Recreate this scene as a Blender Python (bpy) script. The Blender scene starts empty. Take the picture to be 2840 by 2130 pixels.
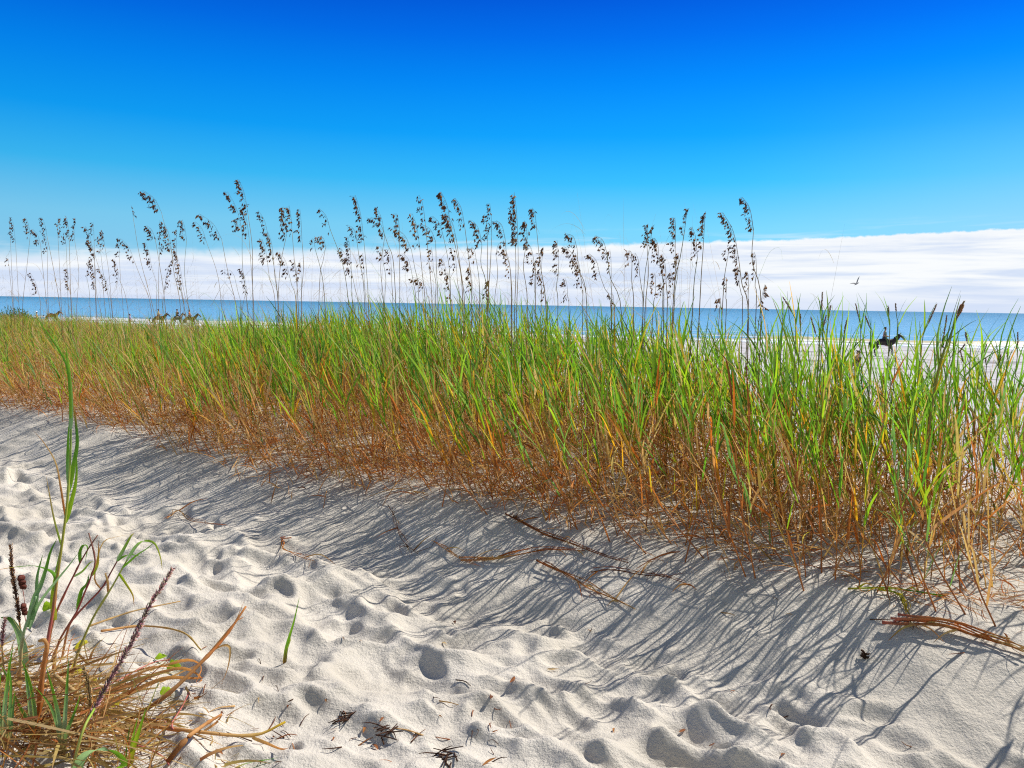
import bpy, bmesh, math, random
import numpy as np
from mathutils import Vector, Matrix

R = math.radians
rng = np.random.default_rng(7)
random.seed(7)
scene = bpy.context.scene

# ------------------------------------------------------------------ camera
CAM_H = 1.45
FPX = 2145.0            # focal length in photo pixels
PW, PH = 2840.0, 2130.0
PITCH, ROLL = R(5.85), R(0.97)
cam_d = bpy.data.cameras.new('camera')
cam_d.sensor_width = 36.0
cam_d.lens = FPX / PW * 36.0
cam_d.clip_start = 0.05
cam_d.clip_end = 90000
cam = bpy.data.objects.new('camera', cam_d)
scene.collection.objects.link(cam)
CAM_R = Matrix.Rotation(R(90) - PITCH, 3, 'X') @ Matrix.Rotation(ROLL, 3, 'Z')
cam.matrix_world = Matrix.Translation((0, 0, CAM_H)) @ CAM_R.to_4x4()
scene.camera = cam

# ------------------------------------------------------------------ sun and sky
SUN_AZ, SUN_EL = R(57), R(48)      # azimuth to the right of the view direction
sun_dir = Vector((math.sin(SUN_AZ) * math.cos(SUN_EL), math.cos(SUN_AZ) * math.cos(SUN_EL), math.sin(SUN_EL)))
sd = bpy.data.lights.new('sun', 'SUN')
sd.energy = 4.8
sd.angle = R(0.53)
sd.color = (1.0, 0.935, 0.84)
sun = bpy.data.objects.new('sun', sd)
sun.rotation_euler = sun_dir.to_track_quat('Z', 'Y').to_euler()
scene.collection.objects.link(sun)

scene.view_settings.view_transform = 'Standard'
scene.view_settings.look = 'None'
scene.view_settings.exposure = 0.42
scene.view_settings.gamma = 1.0
scene.cycles.use_denoising = False
scene.cycles.filter_width = 1.15
scene.cycles.max_bounces = 8

world = bpy.data.worlds.new('World')
scene.world = world
world.use_nodes = True


class NT:
    """short-hand for building node trees"""
    def __init__(self, tree):
        self.t = tree
        tree.nodes.clear()

    def n(self, typ, **kw):
        nd = self.t.nodes.new(typ)
        for k, v in kw.items():
            setattr(nd, k, v)
        return nd

    def link(self, a, b):
        self.t.links.new(a, b)

    def val(self, sock, v):
        if isinstance(v, bpy.types.NodeSocket):
            self.link(v, sock)
        elif v is not None:
            sock.default_value = v

    def math(self, op, a, b=None, c=None, clamp=False):
        m = self.n('ShaderNodeMath', operation=op, use_clamp=clamp)
        self.val(m.inputs[0], a)
        self.val(m.inputs[1], b)
        self.val(m.inputs[2], c)
        return m.outputs[0]

    def mix(self, fac, a, b, blend='MIX'):
        m = self.n('ShaderNodeMix', data_type='RGBA', blend_type=blend)
        self.val(m.inputs['Factor'], fac)
        for s, v in (('A', a), ('B', b)):
            sk = [i for i in m.inputs if i.name == s and i.type == 'RGBA'][0]
            if isinstance(v, tuple) and len(v) == 3:
                v = (*v, 1)
            self.val(sk, v)
        return [o for o in m.outputs if o.type == 'RGBA'][0]

    def ramp(self, fac, stops, interp='LINEAR'):
        r = self.n('ShaderNodeValToRGB')
        r.color_ramp.interpolation = interp
        el = r.color_ramp.elements
        while len(el) < len(stops):
            el.new(0.5)
        for e, (p, c) in zip(el, stops):
            e.position = p
            e.color = (*c, 1) if len(c) == 3 else c
        self.link(fac, r.inputs[0])
        return r.outputs[0]

    def smooth(self, v, lo, hi):
        m = self.n('ShaderNodeMapRange', interpolation_type='SMOOTHSTEP')
        self.val(m.inputs[0], v)
        self.val(m.inputs[1], lo)
        self.val(m.inputs[2], hi)
        return m.outputs[0]

    def noise(self, vec, scale, detail=4, rough=0.5, dist=0.0):
        m = self.n('ShaderNodeTexNoise')
        if vec is not None:
            self.link(vec, m.inputs['Vector'])
        m.inputs['Scale'].default_value = scale
        m.inputs['Detail'].default_value = detail
        m.inputs['Roughness'].default_value = rough
        m.inputs['Distortion'].default_value = dist
        return m.outputs[0]

    def comb(self, x, y, z):
        m = self.n('ShaderNodeCombineXYZ')
        for s, v in zip(m.inputs, (x, y, z)):
            self.val(s, v)
        return m.outputs[0]


def L(r, g, b):
    """sRGB 0-255 to linear"""
    return tuple((c / 255 / 12.92) if c / 255 <= 0.04045 else ((c / 255 + 0.055) / 1.055) ** 2.4 for c in (r, g, b))


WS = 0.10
EXPF = 2 ** 0.42
t = NT(world.node_tree)
tc = t.n('ShaderNodeTexCoord')
sep = t.n('ShaderNodeSeparateXYZ')
t.link(tc.outputs['Generated'], sep.inputs[0])
dx, dy, dz = sep.outputs
sky = t.n('ShaderNodeTexSky', sky_type='NISHITA')
sky.sun_disc = False
sky.sun_elevation = SUN_EL
sky.sun_rotation = SUN_AZ
sky.air_density = 1.0
sky.dust_density = 0.6
sky.ozone_density = 2.0
az = t.math('ARCTAN2', dx, dy)
el = t.math('ARCSINE', dz)
# colour grading of the sky by elevation: cyan low, deep saturated blue above, unseen zenith paled for less blue fill
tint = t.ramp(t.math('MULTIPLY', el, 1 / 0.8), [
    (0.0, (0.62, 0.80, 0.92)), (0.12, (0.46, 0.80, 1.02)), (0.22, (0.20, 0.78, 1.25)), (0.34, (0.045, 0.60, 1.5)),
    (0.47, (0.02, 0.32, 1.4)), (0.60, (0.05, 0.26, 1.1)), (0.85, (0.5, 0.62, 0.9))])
behind = t.smooth(dy, 0.35, -0.35)  # unseen sky behind the camera, warmed and paled to neutralise fill on the sand
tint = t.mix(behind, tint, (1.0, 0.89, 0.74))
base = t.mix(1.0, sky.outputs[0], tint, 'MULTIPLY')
# even out the sky between the sun's side and the far side
even = t.ramp(t.math('MULTIPLY', el, 1 / 0.8), [(p_, tuple(c_ / WS / EXPF / 12 for c_ in L(*q_))) for p_, q_ in (
    (0.0, (150, 215, 250)), (0.12, (120, 212, 252)), (0.19, (52, 190, 252)), (0.26, (2, 162, 252)), (0.33, (0, 138, 246)), (0.40, (0, 108, 232)), (0.47, (2, 80, 208)), (0.62, (20, 76, 185)), (0.85, (110, 130, 170)))])
even = t.mix(1.0, even, (12, 12, 12), 'MULTIPLY')
azk = t.math('MULTIPLY_ADD', az, 0.22, 1.0)
azr = t.math('MULTIPLY_ADD', t.smooth(az, 0.1, 0.7), 0.22, 1.0)
even = t.mix(1.0, even, t.comb(azr, azk, azk), 'MULTIPLY')
even = t.mix(t.math('MULTIPLY', t.math('MULTIPLY', t.smooth(az, 0.22, 0.72), 0.55), t.smooth(el, 0.28, 0.05)), even, tuple(c_ / WS / EXPF for c_ in L(165, 208, 248)))
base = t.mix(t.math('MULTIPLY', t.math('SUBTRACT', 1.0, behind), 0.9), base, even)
gain = t.mix(1.0, base, (1.0, 1.0, 1.0), 'MULTIPLY')
# the long cloud bank that lies over the sea
cv = t.comb(t.math('MULTIPLY', az, 9.0), 0.0, t.math('MULTIPLY', el, 60.0))
edge_noise = t.noise(t.comb(t.math('MULTIPLY', az, 60.0), 1.0, t.math('MULTIPLY', el, 90.0)), 1.0, 5, 0.6)
wide_noise = t.noise(t.comb(t.math('MULTIPLY', az, 6.0), 3.0, t.math('MULTIPLY', el, 30.0)), 1.0, 4, 0.55)
top = t.math('MULTIPLY_ADD', az, t.math('MULTIPLY_ADD', az, -0.0171, 0.036), 0.0746)
top = t.math('ADD', top, t.math('MULTIPLY_ADD', edge_noise, 0.010, -0.005))
top = t.math('ADD', top, t.math('MULTIPLY_ADD', wide_noise, 0.008, -0.004))
soft = t.math('MAXIMUM', t.math('MULTIPLY_ADD', az, -0.013, 0.0065), 0.0022)
cm = t.smooth(t.math('DIVIDE', t.math('SUBTRACT', top, el), soft), -0.5, 1.0)
front = t.smooth(dy, -0.1, 0.25)
cm = t.math('MULTIPLY', cm, front)
streak = t.noise(t.comb(t.math('MULTIPLY', az, 3.6), 7.0, t.math('MULTIPLY', el, 58.0)), 1.0, 6, 0.55, 0.5)
streak2 = t.noise(t.comb(t.math('MULTIPLY', az, 14.0), 2.0, t.math('MULTIPLY', el, 210.0)), 1.0, 4, 0.6, 0.2)
sf = t.math('ADD', t.math('MULTIPLY', streak, 0.82), t.math('MULTIPLY', streak2, 0.18))
sf = t.smooth(sf, 0.38, 0.60)
cl_hi = tuple(c / WS / EXPF for c in L(250, 253, 255))
cl_lo = tuple(c / WS / EXPF for c in L(211, 225, 248))
ccol = t.mix(sf, cl_lo, cl_hi)
nearhor = t.smooth(el, 0.035, 0.0)
ccol = t.mix(t.math('MULTIPLY', nearhor, 0.75), ccol, tuple(c / WS / EXPF for c in L(214, 226, 249)))
rim = t.smooth(t.math('SUBTRACT', top, el), 0.016, 0.0)
ccol = t.mix(t.math('MULTIPLY', rim, 0.8), ccol, cl_hi)
full = t.mix(cm, gain, ccol)
# a thin veil just above the bank
veil = t.math('MULTIPLY', t.smooth(t.math('SUBTRACT', el, top), 0.022, 0.0), t.smooth(streak, 0.5, 0.72))
full = t.mix(t.math('MULTIPLY', t.math('MULTIPLY', veil, 0.55), front), full, ccol)
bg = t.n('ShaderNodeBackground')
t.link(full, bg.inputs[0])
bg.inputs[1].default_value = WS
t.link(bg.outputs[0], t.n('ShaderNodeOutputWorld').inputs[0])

# ------------------------------------------------------------------ helpers
COL = scene.collection
ORD = ('first second third fourth fifth sixth seventh eighth ninth tenth eleventh twelfth thirteenth fourteenth fifteenth sixteenth '
       'seventeenth eighteenth nineteenth twentieth').split()


def hor(px):
    return 822 + 0.0169 * px


def ray(px, py):
    v = CAM_R @ Vector(((px - PW / 2) / FPX, -(py - PH / 2) / FPX, -1.0))
    return np.array(v)


def P(px, py, Y):
    """the point that lies Y metres ahead on the line of sight through a photo pixel"""
    v = ray(px, py)
    return np.array((0, 0, CAM_H)) + v * (Y / v[1])


def on_plane(px, py, z):
    v = ray(px, py)
    return np.array((0, 0, CAM_H)) + v * ((z - CAM_H) / v[2])


def pix(p):
    v = CAM_R.transposed() @ (Vector(p) - Vector((0, 0, CAM_H)))
    return (PW / 2 + v.x / -v.z * FPX, PH / 2 - v.y / -v.z * FPX)


def tag(o, label=None, cat=None, group=None, kind=None):
    for k, v in (('label', label), ('category', cat), ('group', group), ('kind', kind)):
        if v:
            o[k] = v
    return o


def empty(name, loc, label, cat, group=None):
    o = bpy.data.objects.new(name, None)
    o.empty_display_size = 0.05
    COL.objects.link(o)
    o.location = tuple(float(c) for c in loc)
    return tag(o, label, cat, group)


class MB:
    """collects vertices, faces and one colour per vertex for ONE mesh"""
    def __init__(self):
        self.v, self.f, self.c = [], [], []

    def add(self, V, F, c):
        o = len(self.v)
        self.v += [tuple(float(x) for x in p) for p in V]
        self.f += [tuple(i + o for i in f) for f in F]
        c = np.asarray(c, float)
        if c.ndim == 1:
            c = np.tile(c, (len(V), 1))
        self.c += [tuple(x) for x in c]

    def tube(self, pts, rad, cols, sides=5):
        pts = np.asarray(pts, float)
        n = len(pts)
        rad = np.broadcast_to(np.asarray(rad, float), (n,))
        cols = np.asarray(cols, float)
        if cols.ndim == 1:
            cols = np.tile(cols, (n, 1))
        tan = np.gradient(pts, axis=0)
        tan /= np.linalg.norm(tan, axis=1)[:, None] + 1e-9
        ref = np.array((0.3, 1, 0.1)) if abs(tan[0][1]) < 0.8 else np.array((1, 0, 0.2))
        V, C = [], []
        for i in range(n):
            a = np.cross(tan[i], ref); a /= np.linalg.norm(a) + 1e-9
            b = np.cross(tan[i], a)
            for k in range(sides):
                th = 2 * math.pi * k / sides
                V.append(pts[i] + rad[i] * (math.cos(th) * a + math.sin(th) * b))
                C.append(cols[i])
        F = []
        for i in range(n - 1):
            for k in range(sides):
                k2 = (k + 1) % sides
                F.append((i * sides + k, i * sides + k2, (i + 1) * sides + k2, (i + 1) * sides + k))
        F.append(tuple(range(sides))[::-1])
        F.append(tuple((n - 1) * sides + k for k in range(sides)))
        self.add(V, F, C)

    def blade(self, pts, width, cols, wdir, fold=0.25, prof=None, twist=0.0):
        """a leaf blade: three vertices across, folded along its midrib"""
        pts = np.asarray(pts, float)
        n = len(pts)
        tt = np.linspace(0, 1, n)
        if prof is None:
            prof = np.minimum(1, tt * 5 + 0.55) * np.maximum(1 - tt, 0.02) ** 0.65
        cols = np.asarray(cols, float)
        if cols.ndim == 1:
            cols = np.tile(cols, (n, 1))
        tan = np.gradient(pts, axis=0)
        tan /= np.linalg.norm(tan, axis=1)[:, None] + 1e-9
        wdir = np.asarray(wdir, float)
        V, C, F = [], [], []
        for i in range(n):
            w = wdir - tan[i] * np.dot(wdir, tan[i]); w /= np.linalg.norm(w) + 1e-9
            nn = np.cross(tan[i], w)
            if twist:
                a = twist * tt[i]
                w, nn = w * math.cos(a) + nn * math.sin(a), nn * math.cos(a) - w * math.sin(a)
            h = width * prof[i] / 2
            V += [pts[i] - w * h + nn * h * fold, pts[i] - nn * h * fold * 0.4, pts[i] + w * h + nn * h * fold]
            C += [cols[i], cols[i] * 1.12, cols[i]]
            if i:
                a, b = (i - 1) * 3, i * 3
                F += [(a, a + 1, b + 1, b), (a + 1, a + 2, b + 2, b + 1)]
        self.add(V, F, C)

    def grain(self, p, axis, ln, wd, th, c):
        """a flattened pointed seed"""
        axis = np.asarray(axis, float); axis /= np.linalg.norm(axis)
        s = np.cross(axis, rng.normal(size=3)); s /= np.linalg.norm(s) + 1e-9
        u = np.cross(axis, s)
        p = np.asarray(p, float)
        m = p + axis * ln * 0.45
        V = [p, p + axis * ln, m + s * wd / 2, m + u * th / 2, m - s * wd / 2, m - u * th / 2]
        F = [(0, 2, 3), (0, 3, 4), (0, 4, 5), (0, 5, 2), (1, 3, 2), (1, 4, 3), (1, 5, 4), (1, 2, 5)]
        self.add(V, F, c)

    def build(self, name, mat, parent=None, smooth=True):
        me = bpy.data.meshes.new(name)
        v = np.asarray(self.v, float)
        off = np.zeros(3)
        if parent is not None:
            off = np.array(parent.matrix_basis.translation)
            pp = parent.parent
            while pp is not None:
                off = off + np.array(pp.matrix_basis.translation)
                pp = pp.parent
        else:
            off = v.mean(0); off[2] = v[:, 2].min()
        me.from_pydata([tuple(p) for p in v - off], [], self.f)
        if self.c:
            a = me.color_attributes.new('col', 'FLOAT_COLOR', 'POINT')
            cc = np.ones((len(v), 4), np.float32); cc[:, :3] = np.clip(self.c, 0, 1)
            a.data.foreach_set('color', cc.ravel())
        if smooth:
            me.polygons.foreach_set('use_smooth', np.ones(len(me.polygons), bool))
        me.materials.append(mat)
        o = bpy.data.objects.new(name, me)
        COL.objects.link(o)
        if parent is not None:
            o.parent = parent
        else:
            o.location = tuple(off)
        return o


def bez(pts, n):
    """smooth curve through points (Catmull-Rom)"""
    p = np.asarray(pts, float)
    if len(p) == 2:
        return np.array([p[0] + (p[1] - p[0]) * s for s in np.linspace(0, 1, n)])
    p = np.vstack([2 * p[0] - p[1], p, 2 * p[-1] - p[-2]])
    m = len(p) - 3
    out = []
    for s in np.linspace(0, m - 1e-6, n):
        i = int(s); u = s - i
        a, b, c, d = p[i:i + 4]
        out.append(0.5 * ((2 * b) + (-a + c) * u + (2 * a - 5 * b + 4 * c - d) * u * u + (-a + 3 * b - 3 * c + d) * u ** 3))
    return np.array(out)


def new_mat(name):
    m = bpy.data.materials.new(name)
    m.use_nodes = True
    return m, NT(m.node_tree)


def plant_mat(name, trans=0.4, rough=0.55, vary=0.25, spec=0.3):
    """plant tissue: colour per vertex, mottled, partly lets light through"""
    m, t = new_mat(name)
    at = t.n('ShaderNodeAttribute', attribute_name='col')
    geo = t.n('ShaderNodeNewGeometry')
    nz = t.noise(geo.outputs['Position'], 60, 3, 0.6)
    k = t.math('MULTIPLY_ADD', nz, 2 * vary, 1 - vary)
    col = t.mix(1.0, at.outputs['Color'], t.comb(k, k, k), 'MULTIPLY')
    p = t.n('ShaderNodeBsdfPrincipled')
    t.link(col, p.inputs['Base Color'])
    p.inputs['Roughness'].default_value = rough
    p.inputs['Specular IOR Level'].default_value = spec
    out = t.n('ShaderNodeOutputMaterial')
    if trans:
        tr = t.n('ShaderNodeBsdfTranslucent')
        t.link(t.mix(1.0, col, (1.5, 1.5, 1.1), 'MULTIPLY'), tr.inputs[0])
        mx = t.n('ShaderNodeMixShader')
        mx.inputs[0].default_value = trans
        t.link(p.outputs[0], mx.inputs[1]); t.link(tr.outputs[0], mx.inputs[2])
        t.link(mx.outputs[0], out.inputs[0])
    else:
        t.link(p.outputs[0], out.inputs[0])
    return m


def plain_mat(name, col, rough=0.7, vary=0.15, scale=30):
    m, t = new_mat(name)
    geo = t.n('ShaderNodeNewGeometry')
    nz = t.noise(geo.outputs['Position'], scale, 3, 0.6)
    p = t.n('ShaderNodeBsdfPrincipled')
    lo = tuple(c * (1 - vary) for c in col); hi = tuple(min(1, c * (1 + vary)) for c in col)
    t.link(t.mix(nz, lo, hi), p.inputs['Base Color'])
    p.inputs['Roughness'].default_value = rough
    t.link(p.outputs[0], t.n('ShaderNodeOutputMaterial').inputs[0])
    return m


M_LEAF = plant_mat('green_leaf', 0.48)
M_DRY = plant_mat('dry_leaf', 0.34, 0.75, 0.3, 0.15)
M_STEM = plant_mat('plant_stem', 0.0, 0.55, 0.2)
M_SEED = plant_mat('seed_husk', 0.15, 0.7, 0.35, 0.2)

GREEN = [np.array(c) for c in ((0.17, 0.36, 0.015), (0.11, 0.27, 0.018), (0.13, 0.27, 0.065), (0.28, 0.45, 0.018), (0.06, 0.17, 0.02), (0.22, 0.38, 0.03))]
YELL = [np.array(c) for c in ((0.50, 0.36, 0.02), (0.56, 0.30, 0.015), (0.38, 0.36, 0.03), (0.48, 0.20, 0.015))]
BROWN = [np.array(c) for c in ((0.42, 0.145, 0.035), (0.30, 0.105, 0.03), (0.50, 0.24, 0.085), (0.17, 0.06, 0.022), (0.46, 0.13, 0.02), (0.56, 0.32, 0.13))]
TAN = [np.array(c) for c in ((0.46, 0.31, 0.13), (0.38, 0.25, 0.10), (0.52, 0.38, 0.19), (0.40, 0.31, 0.10))]

# ------------------------------------------------------------------ ground
BANK_Z = 0.27
_edge_px = [(0, 1117), (321, 1194), (616, 1265), (950, 1318), (1156, 1361), (1451, 1425), (1669, 1477), (1926, 1538), (2260, 1602), (2440, 1650), (2696, 1686), (2840, 1690)]
_e = np.array([on_plane(a, b, BANK_Z)[:2] for a, b in _edge_px])
EX = np.concatenate([[-60, -14], _e[:, 0], [3.4, 6.0, 40]])
EY = np.concatenate([[30, 12.6], _e[:, 1], [2.2, 0.6, -20]])
BW_X = np.array([-60, -12, -6, -3, -1, 0.5, 1.5, 2.4, 4, 8])
BW_V = np.array([7.0, 6.5, 5.6, 4.6, 3.9, 3.3, 2.6, 1.9, 1.7, 1.7])       # how deep the grass belt is


def edge_y(x):
    return np.interp(x, EX, EY)


def behind_edge(x, y):
    """metres behind the front edge of the grass (negative on the path)"""
    sl = (edge_y(x + 0.3) - edge_y(x - 0.3)) / 0.6
    return (y - edge_y(x)) / np.sqrt(1 + sl ** 2)


def sstep(v, a, b):
    u = np.clip((v - a) / (b - a), 0, 1)
    return u * u * (3 - 2 * u)


def vnoise(x, y, scale, seed):
    """smooth value noise"""
    g = np.random.default_rng(seed).random((256, 256))
    u, v = x * scale + 1000, y * scale + 1000
    iu, iv = np.floor(u).astype(int), np.floor(v).astype(int)
    fu, fv = u - iu, v - iv
    fu, fv = fu * fu * (3 - 2 * fu), fv * fv * (3 - 2 * fv)
    G = lambda a, b: g[a % 256, b % 256]
    return (G(iu, iv) * (1 - fu) + G(iu + 1, iv) * fu) * (1 - fv) + (G(iu, iv + 1) * (1 - fu) + G(iu + 1, iv + 1) * fu) * fv - 0.5


SEA_Z = -2.68


def shore_y(x):
    return 111.5 - 0.32 * x


def broad_z(x, y):
    s = behind_edge(x, y)
    w = np.interp(x, BW_X, BW_V)
    wob = 0.18 * vnoise(x, y, 1.1, 3)
    u = np.clip((s + wob + 0.80) / 0.86, 0, 1)
    z = BANK_Z * (0.55 * u * u * (3 - 2 * u) + 0.45 * u ** 1.5)
    z = z + 0.10 * sstep(s, 0, 2.0) * (1 + 0.8 * vnoise(x, y, 0.6, 4)) + 0.05 * vnoise(x, y, 0.9, 5) * sstep(s, -0.8, 0.3)
    far = np.maximum(0, (y + 0.32 * x) * 0.952)
    beach = -1.72 - 0.0092 * far
    z = z + (beach - z) * sstep(s, w * 0.92, w + 5.5)
    # gentle rise under the plants beside the camera
    d2 = ((x + 1.55) / 0.75) ** 2 + ((y - 2.25) / 0.9) ** 2
    z = z + 0.10 * np.exp(-d2)
    return z


# trampled sand: a height grid that footprints are pressed into one after another
GX0, GX1, GY0, GY1, GRES = -9.0, 6.0, 0.0, 10.0, 0.0125
gx = np.arange(GX0, GX1, GRES); gy = np.arange(GY0, GY1, GRES)
GXX, GYY = np.meshgrid(gx, gy)
gs = behind_edge(GXX, GYY)
path_mask = 1 - sstep(gs, -0.95, -0.45)
PDIR = math.atan2(-0.62, 1.0)
_u = GXX * math.cos(PDIR) + GYY * math.sin(PDIR)
_v = -GXX * math.sin(PDIR) + GYY * math.cos(PDIR)
_wu = _u + 0.22 * vnoise(GXX, GYY, 3.1, 17); _wv = _v + 0.16 * vnoise(GXX, GYY, 3.6, 18)


def ridged(a, b, seed):
    n = 1 - np.abs(2 * vnoise(a, b, 1.0, seed))
    return n * n - 0.45


D = 0.062 * ridged(_wu * 1.6, _wv * 4.0, 11) + 0.056 * ridged(_wu * 2.6 + 9, _wv * 6.2, 12) + 0.05 * vnoise(GXX, GYY, 1.2, 19) + 0.020 * vnoise(GXX, GYY, 5.0, 20)
D = D + 0.028 * ridged(_wu * 6.0 + 3, _wv * 9.0, 22) + 0.010 * ridged(GXX * 11, GYY * 12, 23)
D = D * (0.15 + 0.85 * path_mask)
fr = np.random.default_rng(21)
for i in range(3900):
    cx = fr.uniform(-8.5, 5.0); cy = fr.uniform(0.8, 9.5)
    s0 = float(behind_edge(np.array(cx), np.array(cy)))
    if s0 > -0.6 and fr.random() > 0.03 or s0 > 0.2:
        continue
    a = fr.uniform(0.07, 0.175)
    b = a * fr.uniform(0.34, 0.56)
    dep = fr.uniform(0.011, 0.036) * (0.4 if s0 > -0.6 else 1)
    th = PDIR + fr.normal(0, 0.42)
    m = a * 2.1
    i0, i1 = np.searchsorted(gx, (cx - m, cx + m)); j0, j1 = np.searchsorted(gy, (cy - m, cy + m))
    X, Y = GXX[j0:j1, i0:i1] - cx, GYY[j0:j1, i0:i1] - cy
    if X.size < 9:
        continue
    X = X + 0.09 * vnoise(X + cx, Y + cy, 6, 31); Y = Y + 0.09 * vnoise(X + cx, Y + cy, 6, 32)
    u = (X * math.cos(th) + Y * math.sin(th)) / a
    v = (-X * math.sin(th) + Y * math.cos(th)) / b * (1 + fr.uniform(-0.3, 0.3) * u)
    d = np.sqrt(u * u + v * v)
    sub = D[j0:j1, i0:i1]
    k = np.clip(1 - d, 0, 1)
    k = (k * k * (3 - 2 * k)) ** fr.uniform(0.45, 0.9)
    core = d < 1
    mean = sub[core].mean() if core.any() else 0
    floor = mean * 0.9 - dep * (1.0 + 0.7 * u)
    D[j0:j1, i0:i1] = sub * (1 - k) + floor * k + fr.uniform(0.1, 0.35) * dep * np.exp(-((d - 1.15) / 0.3) ** 2) * (1 - 0.6 * np.clip(u, -1, 1))
# small broken edges and kicked-up lumps
D += 0.0105 * vnoise(GXX, GYY, 13, 13) * (0.3 + path_mask) + 0.0032 * vnoise(GXX, GYY, 27, 14)
# wind ripples and crumbled sand on the bank
D += (1 - path_mask) * (0.016 * vnoise(GXX, GYY, 5.0, 15) + 0.008 * vnoise(GXX, GYY, 11.0, 16))
D[:, :] = (D + np.roll(D, 1, 0) + np.roll(D, 1, 1) + np.roll(D, -1, 0) + np.roll(D, -1, 1)) / 5
_fade = np.minimum.reduce([sstep(GXX, GX0, GX0 + 1), sstep(-GXX, -GX1, -GX1 + 1), sstep(GYY, GY0, GY0 + 0.5), sstep(-GYY, -GY1, -GY1 + 1.5)])
D *= _fade


def fine_z(x, y):
    u = np.clip((x - GX0) / GRES, 0, len(gx) - 1.001); v = np.clip((y - GY0) / GRES, 0, len(gy) - 1.001)
    iu, iv = u.astype(int), v.astype(int)
    fu, fv = u - iu, v - iv
    return (D[iv, iu] * (1 - fu) + D[iv, iu + 1] * fu) * (1 - fv) + (D[iv + 1, iu] * (1 - fu) + D[iv + 1, iu + 1] * fu) * fv


def ground_z(x, y):
    x = np.asarray(x, float); y = np.asarray(y, float)
    far = sstep(y, 14, 30)
    return broad_z(x, y) + fine_z(x, y) + far * (0.05 * vnoise(x, y, 0.12, 40) + 0.03 * vnoise(x, y, 0.5, 41))


def gz(x, y):
    return float(ground_z(np.array([x]), np.array([y]))[0])


def G(px, py):
    """where the line of sight through a photo pixel meets the sand"""
    v = ray(px, py); c = np.array((0, 0, CAM_H))
    ts = np.geomspace(0.8, 200, 6000)
    q = c[None, :] + v[None, :] * ts[:, None]
    under = np.nonzero(q[:, 2] < ground_z(q[:, 0], q[:, 1]))[0]
    return q[under[0]] if len(under) else q[-1]


def column_at(px, s_goal):
    """ground point in the vertical plane of photo column px (measured at the horizon) that lies s_goal behind the grass edge"""
    v = ray(px, hor(px)); v = v / v[1]
    ys = np.linspace(1.5, 40, 4000)
    s = behind_edge(v[0] * ys, ys)
    k = np.argmin(np.abs(s - s_goal))
    x, y = v[0] * ys[k], ys[k]
    return np.array((x, y, gz(x, y)))


# one sheet: rings round the camera, fine in front of it
az_f = np.radians(np.linspace(-50, 50, 861))
az_b = np.radians(np.linspace(50, 310, 66))[1:-1]
AZ = np.concatenate([az_f, az_b])
RR = np.concatenate([[0.15, 0.5, 0.9], np.geomspace(1.2, 11, 620), np.geomspace(11, 190, 190)[1:], np.geomspace(190, 6000, 10)[1:]])
A2, R2 = np.meshgrid(AZ, RR)
VX, VY = R2 * np.sin(A2), R2 * np.cos(A2)
VZ = ground_z(VX, VY)
VZ = np.where(VY + 0.32 * VX > 150, np.minimum(VZ, SEA_Z - 1.5), VZ)
nr, na = len(RR), len(AZ)
co = np.stack([VX, VY, VZ], -1).reshape(-1, 3)
ii, jj = np.meshgrid(np.arange(nr - 1), np.arange(na), indexing='ij')
j2 = (jj + 1) % na
quads = np.stack([ii * na + jj, (ii + 1) * na + jj, (ii + 1) * na + j2, ii * na + j2], -1).reshape(-1, 4)
quads = quads[:, ::-1]


def big_mesh(name, co, quads, mat, cols=None, smooth=True):
    me = bpy.data.meshes.new(name)
    me.vertices.add(len(co)); me.vertices.foreach_set('co', np.ascontiguousarray(co, np.float32).ravel())
    nq = len(quads)
    me.loops.add(nq * 4); me.loops.foreach_set('vertex_index', np.ascontiguousarray(quads, np.int32).ravel())
    me.polygons.add(nq); me.polygons.foreach_set('loop_start', np.arange(0, nq * 4, 4, dtype=np.int32))
    if smooth:
        me.polygons.foreach_set('use_smooth', np.ones(nq, bool))
    me.update(calc_edges=True)
    if cols is not None:
        a = me.color_attributes.new('col', 'FLOAT_COLOR', 'POINT')
        cc = np.ones((len(co), 4), np.float32); cc[:, :3] = np.clip(cols, 0, 1)
        a.data.foreach_set('color', cc.ravel())
    me.materials.append(mat)
    o = bpy.data.objects.new(name, me)
    COL.objects.link(o)
    return o


m, t = new_mat('pale_sand')
geo = t.n('ShaderNodeNewGeometry')
pos = geo.outputs['Position']
sp = t.n('ShaderNodeSeparateXYZ'); t.link(pos, sp.inputs[0])
wide = t.noise(pos, 1.6, 4, 0.6)
grain = t.noise(pos, 260, 3, 0.7)
speck = t.noise(pos, 420, 2, 0.8)
col = t.mix(t.smooth(wide, 0.35, 0.7), (0.50, 0.468, 0.41), (0.595, 0.56, 0.50))
gk = t.math('MULTIPLY_ADD', grain, 0.5, 0.75)
col = t.mix(1.0, col, t.comb(gk, gk, gk), 'MULTIPLY')
dk = t.math('MULTIPLY', t.smooth(speck, 0.66, 0.74), 0.45)
col = t.mix(dk, col, (0.20, 0.16, 0.12))
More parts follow.
